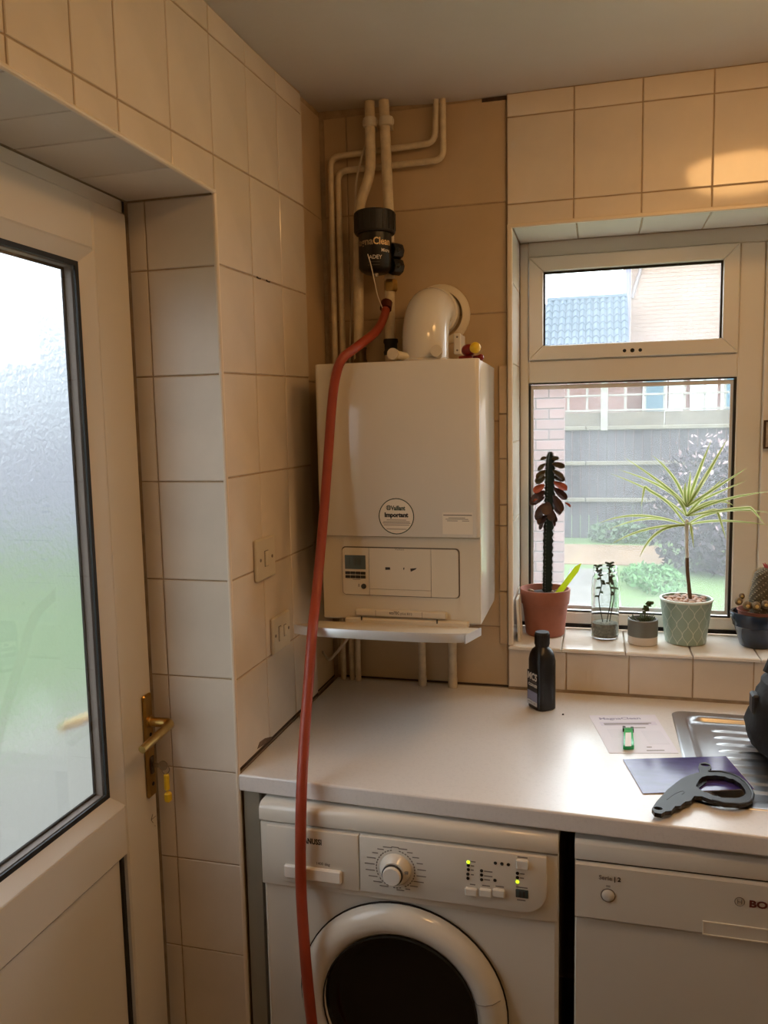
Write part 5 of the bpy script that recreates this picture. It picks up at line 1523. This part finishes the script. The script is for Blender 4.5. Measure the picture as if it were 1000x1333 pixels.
def strap(pts, wd_, nseg=10):
    path = []
    P0, P1, P2 = [Vector(p) for p in pts[:3]]
    if len(pts) == 3:
        for i in range(nseg + 1):
            t = i / nseg
            path.append(P0 * (1 - t) ** 2 + P1 * 2 * t * (1 - t) + P2 * t * t)
    else:
        path = spline(pts, 4)
    vs, fs = [], []
    n = len(path)
    for i, p in enumerate(path):
        t = i / (n - 1)
        tg = (path[min(i + 1, n - 1)] - path[max(i - 1, 0)]).normalized()
        sd = tg.cross(Vector((0.15, 1, 0.35)))
        sd = sd.normalized() if sd.length > 1e-4 else Vector((1, 0, 0))
        w_ = 0.85 * wd_ * min(1, 0.55 + t * 2.0) * (1 - max(0, (t - 0.45) / 0.55) ** 1.6 * 0.93)
        nn_ = sd.cross(tg).normalized()
        for s, e_ in ((-1, 0.3), (-0.5, 0.13), (0, 0), (0.5, 0.13), (1, 0.3)):
            vs.append(p + sd * s * w_ + nn_ * e_ * w_)
    mb = MB()
    o = 0
    mb.v = [tuple(v) for v in vs]
    for i in range(n - 1):
        for k in range(4):
            mb.f.append([i * 5 + k, i * 5 + k + 1, (i + 1) * 5 + k + 1, (i + 1) * 5 + k]); mb.mi.append(1 if k in (0, 3) else 0)
    return mb.obj('leaf', [M_DL, M_DE], dt)

LB = (1.011, 0.122, 1.336)
LM = (1.01, 0.122, 1.363)
LT = (1.01, 0.122, 1.389)
leaves = [
    (LT, (0.978, 0.09, 1.435), (0.841, 0.09, 1.53), 0.0060), (LT, (0.966, 0.15, 1.448), (0.824, 0.17, 1.493), 0.0052), (LM, (0.941, 0.15, 1.43), (0.801, 0.18, 1.481), 0.0045),
    (LT, (0.989, 0.13, 1.475), (0.917, 0.15, 1.534), 0.0055), (LB, (0.875, 0.07, 1.393), (0.771, 0.05, 1.349), 0.0048), (LB, (0.911, 0.15, 1.376), (0.798, 0.17, 1.314), 0.0040),
    (LB, (0.895, 0.05, 1.348), (0.807, 0.03, 1.294), 0.0050), (LB, (0.916, 0.06, 1.347), (0.881, 0.03, 1.258), 0.0058), (LT, (1.015, 0.12, 1.433), (1.017, 0.11, 1.489), 0.0062),
    (LT, (1.03, 0.12, 1.465), (1.07, 0.12, 1.574), 0.0062), (LT, (1.048, 0.1, 1.456), (1.107, 0.09, 1.58), 0.0070), (LT, (1.065, 0.07, 1.437), (1.15, 0.04, 1.503), 0.0056),
    (LT, (1.065, 0.15, 1.413), (1.168, 0.17, 1.459), 0.0050), (LM, (1.074, 0.06, 1.421), (1.204, 0.02, 1.442), 0.0056), (LM, (1.08, 0.11, 1.429), (1.129, 0.1, 1.396), 0.0064),
    (LB, (1.082, 0.12, 1.4), (1.227, 0.11, 1.375), 0.0050), (LB, (1.087, 0.15, 1.36), (1.239, 0.17, 1.333), 0.0046), (LB, (1.015, 0.07, 1.369), (1.023, 0.05, 1.284), 0.0056),
    (LM, (0.994, 0.09, 1.414), (0.959, 0.06, 1.435), 0.0060), (LT, (0.999, 0.1, 1.434), (1, 0.06, 1.463), 0.0060), (LT, (1.035, 0.1, 1.434), (1.054, 0.05, 1.489), 0.0056), (LM, (1.032, 0.1, 1.402), (1.108, 0.13, 1.471), 0.0056)]
for l in leaves:
    strap(l[:3], l[3])
strap([LB, (0.959, 0.1, 1.402), (0.906, 0.09, 1.439), (0.895, 0.085, 1.448), (0.891, 0.08, 1.431), (0.885, 0.075, 1.395)], 0.0056)
strap([LM, (1.096, 0.07, 1.386), (1.154, 0.05, 1.395), (1.166, 0.05, 1.393), (1.18, 0.045, 1.377), (1.199, 0.04, 1.351)], 0.0052)
strap([LM, (1.053, 0.12, 1.372), (1.083, 0.11, 1.382), (1.091, 0.11, 1.373), (1.101, 0.1, 1.34), (1.112, 0.1, 1.302)], 0.0054)

# dark blue bowl with a cactus
UX, UY = (1.202, 0.115, 1.067)[0], 0.115
zu = (1.201, 0.115, 1.097)[2] - SILL
cx_ = thing('potted_cactus', (UX, UY, SILL), 'furry column cactus with small offsets in a glossy dark blue bowl', 'plant')
MB().lathe([(0.0, 0.001), (0.042, 0.001), (0.045, 0.005), (0.052, zu * 0.3), (0.0605, zu * 0.58), (0.0645, zu * 0.62), (0.0655, zu * 0.7), (0.069, zu * 0.78), (0.0705, zu * 0.97), (0.069, zu), (0.064, zu), (0.062, zu - 0.018), (0.0, zu - 0.02)], 48, (UX, UY, SILL)).obj('bowl', mat('navy_glaze', (34, 46, 64), 0.2), cx_)
MB().lathe([(0.058, zu + 0.0045), (0.059, zu + 0.0065), (0.056, zu + 0.0065), (0.054, zu - 0.018), (0.056, zu - 0.018)], 32, (UX + 0.004, UY, SILL), cap=False).obj('inner_pot', M_TERRA, cx_)
MB().lathe([(0.056, zu - 0.012), (0.0, zu - 0.006)], 20, (UX + 0.004, UY, SILL)).obj('soil', M_SOIL, cx_)
M_CAC = mat('cactus_body', (98, 88, 68), 0.8, noise=(160, 0.5))
cpath = spline([(UX + 0.012, UY, SILL + zu - 0.012), (1.213, 0.115, 1.133), (1.22, 0.115, 1.168), (1.225, 0.115, 1.203), (1.226, 0.115, 1.224)], 6)
n_ = len(cpath)
vs, fs = [], []
K = 26
for i, p in enumerate(cpath):
    t = i / (n_ - 1)
    r_ = (0.030 + 0.005 * math.sin(t * PI)) * (1 if t < 0.72 else math.sqrt(max(0.02, 1 - ((t - 0.72) / 0.28) ** 2)))
    for k in range(K):
        w_ = 2 * PI * k / K + i * 0.12
        rr = r_ * (1 + (0.05 if k % 2 else -0.05))
        vs.append((p[0] + rr * math.cos(w_), p[1] + rr * math.sin(w_), p[2]))
for i in range(n_ - 1):
    for k in range(K):
        fs.append((i * K + k, i * K + (k + 1) % K, (i + 1) * K + (k + 1) % K, (i + 1) * K + k))
fs += [tuple(range(K))[::-1], tuple((n_ - 1) * K + k for k in range(K))]
body = MB().add(vs, fs).obj('column', M_CAC, cx_, ang=80)
b = MB()
for i in range(1, n_ - 1):
    for k in range(0, K, 2):
        p = Vector(vs[i * K + k + 1]); c = Vector(cpath[i])
        o_ = (p - c); o_.z = 0; o_.normalize()
        for s in (-0.35, 0.35):
            d_ = (o_ + Vector((s * o_.y, -s * o_.x, 0.35 * (1 if s > 0 else -0.6)))).normalized()
            b.tube([p, p + d_ * 0.0065], [0.0006, 0.0002], 3, cap=False)
b.obj('spines', mat('spine', (190, 176, 140), 0.7), body, kind='stuff')
M_PUP = mat('cactus_offset', (122, 102, 70), 0.8, noise=(120, 0.5))
for q, r_ in (((1.147, 0.085, 1.131), 0.0105), ((1.167, 0.072, 1.123), 0.0115), ((1.189, 0.065, 1.124), 0.0115), ((1.213, 0.07, 1.128), 0.011), ((1.157, 0.1, 1.143), 0.008)):
    o_ = MB().ball(q, (r_, r_, r_ * 1.1), 14, 10).obj('offset', M_PUP, cx_)
    MB().ball((q[0], q[1] - r_ * 0.85, q[2]), (r_ * 0.45, r_ * 0.3, r_ * 0.45), 8, 6).obj('bloom', mat('cactus_bloom', (200, 168, 96), 0.6), o_)
b = MB()
for k in range(9):
    w_ = 2 * PI * k / 9
    p = Vector(cpath[-1]) + Vector((0.008 * math.cos(w_), 0.008 * math.sin(w_), -0.002))
    b.tube([p, p + Vector((0.007 * math.cos(w_), 0.007 * math.sin(w_), 0.012))], [0.003, 0.001], 5)
b.obj('flower', mat('red_flower', (168, 62, 66), 0.6), cx_)

# leaning cards in the left corner of the sill
cdp = thing('card_frame', (0.555, 0.06, SILL), 'thin white framed card leaning in the left corner of the sill behind the terracotta pot', 'card')
q = [Vector((0.546, 0.03, SILL + 0.001)), Vector((0.546, 0.10, SILL + 0.001)), Vector((0.540, 0.10, SILL + 0.125)), Vector((0.540, 0.03, SILL + 0.125))]
MB().prism(q, (0.004, 0, 0)).obj('backing', mat('card_white', (222, 220, 216), 0.35), cdp)
b = MB(); b.tube([q[0] + Vector((0.005, 0, 0)), q[1] + Vector((0.005, 0, 0)), q[2] + Vector((0.005, 0, 0)), q[3] + Vector((0.005, 0, 0))], 0.0028, 6, closed=True); b.obj('frame_edge', mat('pale_edge', (232, 230, 226), 0.3), cdp)
tag(MB().box(0.556, 0.590, 0.185, 0.215, SILL + 0.0008, SILL + 0.035, 0.004).obj('small_box', mat('blue_grey_card', (150, 160, 176), 0.5)), 'small blue grey box in the sill corner, mostly hidden by the terracotta pot', 'box')

# ================================================================== CEILING LIGHTS (one seen in the tile reflections, one added)
def ceiling_light(x, y, label):
    z = ceil_z(x, y)
    o = thing('ceiling_light', (x, y, z), label, 'lamp', 'round ceiling lights')
    MB().lathe([(0.185, 0.002), (0.185, -0.018), (0.172, -0.022), (0.0, -0.022)], 36, (x, y, z)).obj('base', M_CREAMP, o)
    m = mat('lamp_glass', (255, 206, 138), 0.4, emit=((255, 194, 122), LAMP_POWER))
    MB().lathe([(0.165, -0.0225), (0.170, -0.035), (0.160, -0.058), (0.125, -0.08), (0.07, -0.092), (0.0, -0.096)], 36, (x, y, z)).obj('diffuser', m, o)
ceiling_light(1.22, -0.74, 'round warm ceiling light over the worktop, seen reflected in the wall tiles')
ceiling_light(1.0, -1.45, 'second round warm ceiling light, nearer the viewpoint, added out of view to even the warm light')  # added lamp out of view, spreads the warm light over the walls

# ================================================================== OUTSIDE
GZ = -0.12
M_GRASS = mat('grass', (90, 114, 64), 0.9, noise=(1.2, 0.35), bump=(40, 0.8, 0.03))
b = MB(); b.box(-30, 30, 0.281, 40, GZ - 0.1, GZ); b.box(-30, -3.5, -20, 0.281, GZ - 0.1, GZ); b.obj('lawn', M_GRASS, kind='structure')
M_SLAB = mat('paving', (112, 108, 98), 0.85, noise=(8, 0.15), rand=0.05)
pv = MB().box(-3.5, -0.30, -6, 2.98, GZ - 0.1, GZ + 0.004).obj('path', mat('sand_joint', (78, 72, 62), 0.9), kind='structure')
for i in range(7):
    for k in range(16):
        MB().box(-3.44 + i * 0.448, -3.44 + i * 0.448 + 0.436, -4.2 + k * 0.448, -4.2 + k * 0.448 + 0.436, GZ - 0.02, GZ + 0.014, 0.004).obj('paving_slab', M_SLAB, pv)
MB().box(0.3, 1.6, 7.7, 9.3, GZ - 0.02, GZ + 0.012, 0.01).obj('bare_earth', mat('sandy_earth', (120, 98, 76), 0.95, noise=(3, 0.3)), kind='stuff')
MB().box(0.45, 1.0, 4.6, 7.4, GZ - 0.02, GZ + 0.010, 0.01).obj('gravel_patch', mat('pale_gravel', (108, 104, 98), 0.95, noise=(14, 0.4)), kind='stuff')

# brick wall, left of the view
M_BRK = mat('brick', (122, 97, 94), 0.9, noise=(12, 0.2), rand=0.12)
BY = 6.0
xr_ = (0.444, 6, 1.234)[0]
bw = MB().box(-3.2, xr_ - 0.006, BY + 0.012, BY + 0.22, GZ, 2.24).obj('brick_wall', mat('mortar', (110, 104, 102), 0.95))
tag(bw, 'red brick garden wall outside, at the left edge of the window pane', 'wall')
ch, cw = 0.104, 0.29
r_ = 0
z = GZ
while z < 2.2:
    x1 = xr_
    first = True
    while x1 > -1.1:
        w_ = cw * (0.55 if (first and r_ % 2) else 1.0)
        MB().box(x1 - w_ + 0.010, x1, BY + rnd.uniform(-0.002, 0.002), BY + 0.10, z + 0.012, z + ch, 0.003).obj('brick', M_BRK, bw)
        x1 -= w_
        first = False
    z += ch
    r_ += 1

# fence with trellis
fn = thing('garden_fence', (2, 10, GZ), 'weathered grey boarded garden fence with pale rails and a trellis on top', 'fence')
M_FB = mat('weathered_board', (74, 70, 74), 0.9, noise=(5, 0.3), rand=0.10, stretch=(6, 6, 0.6))
M_FR = mat('pale_rail', (112, 106, 92), 0.9, noise=(6, 0.2))
M_TR = mat('trellis_wood', (140, 136, 128), 0.9, noise=(6, 0.2))
fy = 10.0
for k in range(52):
    x = -1.6 + k * 0.125
    MB().box(x + 0.004, x + 0.121, fy + rnd.uniform(-0.006, 0.006), fy + 0.02, GZ, (1.001, 10, 1.517)[2], 0.003).obj('board', M_FB, fn)
zt1, zt0 = (0.998, 9.96, 1.751)[2], (1, 9.96, 1.529)[2]
for k in range(4):
    MB().box(-1.6 + k * 1.65, -1.6 + k * 1.65 + 1.64, fy - 0.03, fy + 0.04, zt0, zt1 - 0.004, 0.006).obj('gravel_board', mat('mossy_board', (104, 96, 84), 0.9, noise=(7, 0.35)), fn)
for zz in ((1, 9.94, 1.518)[2], (1.006, 9.94, 1.003)[2], (1.012, 9.94, 0.46)[2]):
    for k in range(3):
        MB().box(-1.6 + k * 2.2, -1.6 + k * 2.2 + 2.19, fy - 0.075, fy - 0.012, zz - 0.03, zz + 0.03, 0.01).obj('rail', M_FR, fn)
ztt = (0.993, 10, 2.285)[2]
for k in range(24):
    x = -1.55 + k * 0.27
    MB().box(x - 0.017, x + 0.017, fy - 0.01, fy + 0.012, zt1 - 0.004, ztt, 0.003).obj('trellis_slat', M_TR, fn)
for zz in (zt1 + 0.02, zt1 + 0.24, zt1 + 0.46):
    MB().box(-1.6, 4.9, fy - 0.028, fy - 0.010, zz - 0.014, zz + 0.014, 0.003).obj('trellis_slat', M_TR, fn)
xp = (0.855, 9.9, 1.931)[0]
for x in (xp - 1.83, xp, xp + 1.83):
    MB().box(x - 0.05, x + 0.05, fy - 0.10, fy - 0.03, zt0 - 0.05 if x == xp else GZ, ztt, 0.008).obj('post', M_TR, fn)
for x in (xp - 1.83, xp, xp + 1.83):
    MB().box(x - 0.05, x + 0.05, fy + 0.045, fy + 0.14, GZ, zt0, 0.008).obj('post', M_TR, fn)

# shrub in front of the fence on the right
sb = thing('shrub', (2.05, 7.4, GZ), 'dark purple leaved shrub with pale blossom outside, at the right edge of the pane', 'shrub')
def clump(name, n, c, rad, size, m, par):
    b = MB()
    for k in range(n):
        d_ = Vector((rnd.gauss(0, 1), rnd.gauss(0, 1), rnd.gauss(0, 1))).normalized() * rnd.uniform(0.55, 1.0)
        p = Vector((c[0] + d_.x * rad[0], c[1] + d_.y * rad[1], c[2] + d_.z * rad[2]))
        if p.z < GZ + 0.02:
            continue
        u = Vector((rnd.gauss(0, 1), rnd.gauss(0, 1), rnd.gauss(0, 1))).normalized()
        v = u.cross(Vector((rnd.gauss(0, 1), rnd.gauss(0, 1), rnd.gauss(0, 1)))).normalized()
        s = size * rnd.uniform(0.6, 1.3)
        b.add([p - u * s, p + v * s * 0.45 , p + u * s, p - v * s * 0.45], [(0, 1, 2), (0, 2, 3)])
    b.collapse = False
    return b.obj(name, m, par, kind='stuff')
M_PL = mat('purple_leaf', (58, 48, 58), 0.8, noise=(3, 0.4))
clump('foliage', 5200, (2.1, 7.4, 0.55), (0.80, 0.6, 0.85), 0.050, M_PL, sb)
clump('blossom', 700, (2.15, 7.3, 0.8), (0.82, 0.62, 0.75), 0.035, mat('blossom', (150, 126, 128), 0.8), sb)
for k in range(5):
    MB().tube([(2.1 + 0.05 * k - 0.1, 7.4, GZ), (2.1 + 0.22 * (k - 2), 7.4 + 0.08 * (k % 3 - 1), 0.7)], [0.018, 0.006], 6).obj('branch', mat('bark', (84, 70, 60), 0.9), sb)
s2 = thing('grass_tuft', (1.35, 6.6, GZ), 'patch of longer bright green grass on the lawn, left of the purple shrub', 'grass')
clump('foliage', 1500, (1.35, 6.7, -0.08), (0.34, 0.75, 0.13), 0.035, mat('bright_leaf', (86, 130, 76), 0.8, noise=(3, 0.3)), s2)
s3 = thing('weeds', (1.0, 9.75, GZ), 'small green weeds growing at the foot of the fence', 'weeds')
clump('foliage', 500, (1.1, 9.62, 0.0), (0.5, 0.2, 0.2), 0.05, mat('weed_leaf', (84, 104, 76), 0.8), s3)

# neighbouring house with brick gable and a lower tiled roof beside it
hs = thing('neighbour_house', (4, 15, GZ), 'pale brick house gable seen through the top of the window, above the garden fence', 'house')
HY = 15.0
gx = (1.399, 15, 3.886)[0]
M_GB = mat('pale_brick', (150, 128, 116), 0.9, noise=(0.9, 0.15))
MB().box(gx, 9.0, HY, HY + 6, GZ, 7.5).obj('gable_wall', M_GB, hs)
b = MB()
for r_ in range(60):
    z0 = 2.6 + r_ * 0.08
    for k in range(16):
        x0 = gx + 0.01 + k * 0.235 + (0.117 if r_ % 2 else 0)
        if x0 + 0.22 < gx + 3.4:
            b.box(x0, x0 + 0.225, HY - 0.006, HY + 0.01, z0, z0 + 0.07)
b.obj('brick_courses', M_GB, hs, kind='stuff')
xd = (1.33, 14.9, 4.329)[0]
MB().tube([(xd, HY - 0.1, 3.2), (xd, HY - 0.1, 7.4)], 0.05, 10).obj('downpipe', mat('downpipe_grey', (120, 116, 136), 0.5), hs)
MB().tube([(xd + 0.08, HY - 0.06, (1.29, 14.9, 4.06)[2]), (xd + 0.4, HY - 0.06, (1.443, 14.9, 4.696)[2] + 0.5)], 0.03, 8).obj('cable', mat('cable_grey', (130, 120, 120), 0.6), hs)
M_BLUE = mat('window_blue', (70, 104, 120), 0.2)
M_WF = mat('white_frame', (232, 232, 230), 0.5)
MB().box(-3.0, 9.0, HY - 0.02, HY + 0.02, GZ, 2.55).obj('lower_wall', mat('red_brick', (118, 88, 82), 0.9, noise=(4, 0.2)), hs)
for u0, u1 in ((738, 772), (776, 800), (838, 866), (868, 884), (892, 922), (926, 948)):
    xa = -0.09 + (u0 - 735) / 1042 * 17.0 * 1.03
    xb_ = -0.09 + (u1 - 735) / 1042 * 17.0 * 1.03
    wf = xz_ring(xa, xb_, 1.55, 2.5, 0.05, 0.05, HY - 0.06, HY - 0.02, 'window', M_WF, hs)
    MB().box(xa + 0.04, xb_ - 0.04, HY - 0.045, HY - 0.03, 1.59, 2.46).obj('pane', M_BLUE if (u0 % 4) else mat('window_pale', (206, 226, 232), 0.2), wf)
gr = thing('outbuilding', (0.2, 13.5, GZ), 'low outbuilding with a blue grey tiled roof, left of the brick gable', 'building')
rx0, rx1 = (0.067, 13, 2.978)[0], (1.282, 13, 2.925)[0]
ze, zrg = (0.506, 13, 2.821)[2], (0.474, 14.4, 3.992)[2]
MB().box(rx0 - 0.5, rx1, 13.05, 14.85, GZ, ze).obj('wall', MATS['red_brick'], gr)
slope = (zrg - ze) / 1.4
b = MB(); b.prism([(rx0 - 0.6, 12.95, ze - 0.06), (rx0 - 0.6, 14.4, zrg - 0.03), (rx0 - 0.6, 14.85, zrg - 0.03), (rx0 - 0.6, 14.85, ze - 0.06)], (rx1 + 0.62 - rx0, 0, 0)); b.obj('roof_deck', mat('roof_deck', (90, 96, 104), 0.8), gr)
M_RT = mat('roof_tile', (72, 86, 98), 0.7, rand=0.08)
nr, ncol = 8, 12
tw_ = (rx1 + 0.02 - (rx0 - 0.3)) / ncol
for r_ in range(nr):
    for k in range(ncol):
        x0 = rx0 - 0.3 + k * tw_
        t0 = r_ / nr
        y_ = 13.0 + 1.4 * t0
        z_ = ze + (zrg - ze) * t0
        dy, dz = 1.4 / nr * 1.12, (zrg - ze) / nr * 1.12
        sec = [(0, 0.0), (0.25, 0.035), (0.5, 0.045), (0.75, 0.02), (0.97, -0.005)]
        vs = [(x0 + tw_ * s, y_, z_ + 0.02 + e_ + 0.03) for s, e_ in sec] + [(x0 + tw_ * s, y_ + dy, z_ + dz + 0.02 + e_) for s, e_ in sec]
        vs += [(p[0], p[1], p[2] - 0.025) for p in vs]
        fs = []
        for i in range(4):
            fs += [(i, i + 1, 5 + i + 1, 5 + i), (10 + i, 15 + i, 16 + i, 11 + i), (i, 10 + i, 11 + i, i + 1), (5 + i, 6 + i, 16 + i, 15 + i)]
        fs += [(0, 5, 15, 10), (4, 14, 19, 9)]
        MB().add(vs, fs).obj('roof_tile', M_RT, gr)
MB().tube([(rx0 - 0.3, 14.4, zrg + 0.03), (rx1, 14.4, zrg + 0.03)], 0.06, 10).obj('ridge_tile', M_RT, gr)
# boundary fence and house beyond the lawn on the door side
sf = thing('side_fence', (-9, 8.0, GZ), 'pale grey boarded fence beyond the lawn, a blur behind the frosted door glass', 'fence')
M_LV = mat('lavender_board', (148, 146, 160), 0.9, rand=0.08)
for k in range(26):
    MB().box(-15.9 + k * 0.48, -15.9 + k * 0.48 + 0.46, 8.0, 8.05, GZ, 1.75, 0.01).obj('board', M_LV, sf)
fh = thing('side_house', (-12, 21, GZ), 'pale rendered house beyond the side fence, a lighter blur behind the frosted door glass', 'house')
M_RND = mat('lavender_render', (196, 196, 208), 0.9)
MB().box(-26, -5, 18, 24, GZ, 4.2).obj('wall', M_RND, fh)
MB().prism([(-26.3, 17.7, 4.2), (-26.3, 24.3, 4.2), (-26.3, 21, 6.4)], (21.6, 0, 0)).obj('roof', mat('pale_roof', (190, 192, 200), 0.8), fh)
for k in range(4):
    wf = MB().box(-23 + k * 4.6, -21 + k * 4.6, 17.95, 18.02, 2.2, 3.6).obj('window', M_WF, fh)
    MB().box(-22.9 + k * 4.6, -21.1 + k * 4.6, 17.93, 17.955, 2.3, 3.5).obj('pane', M_BLUE, wf)
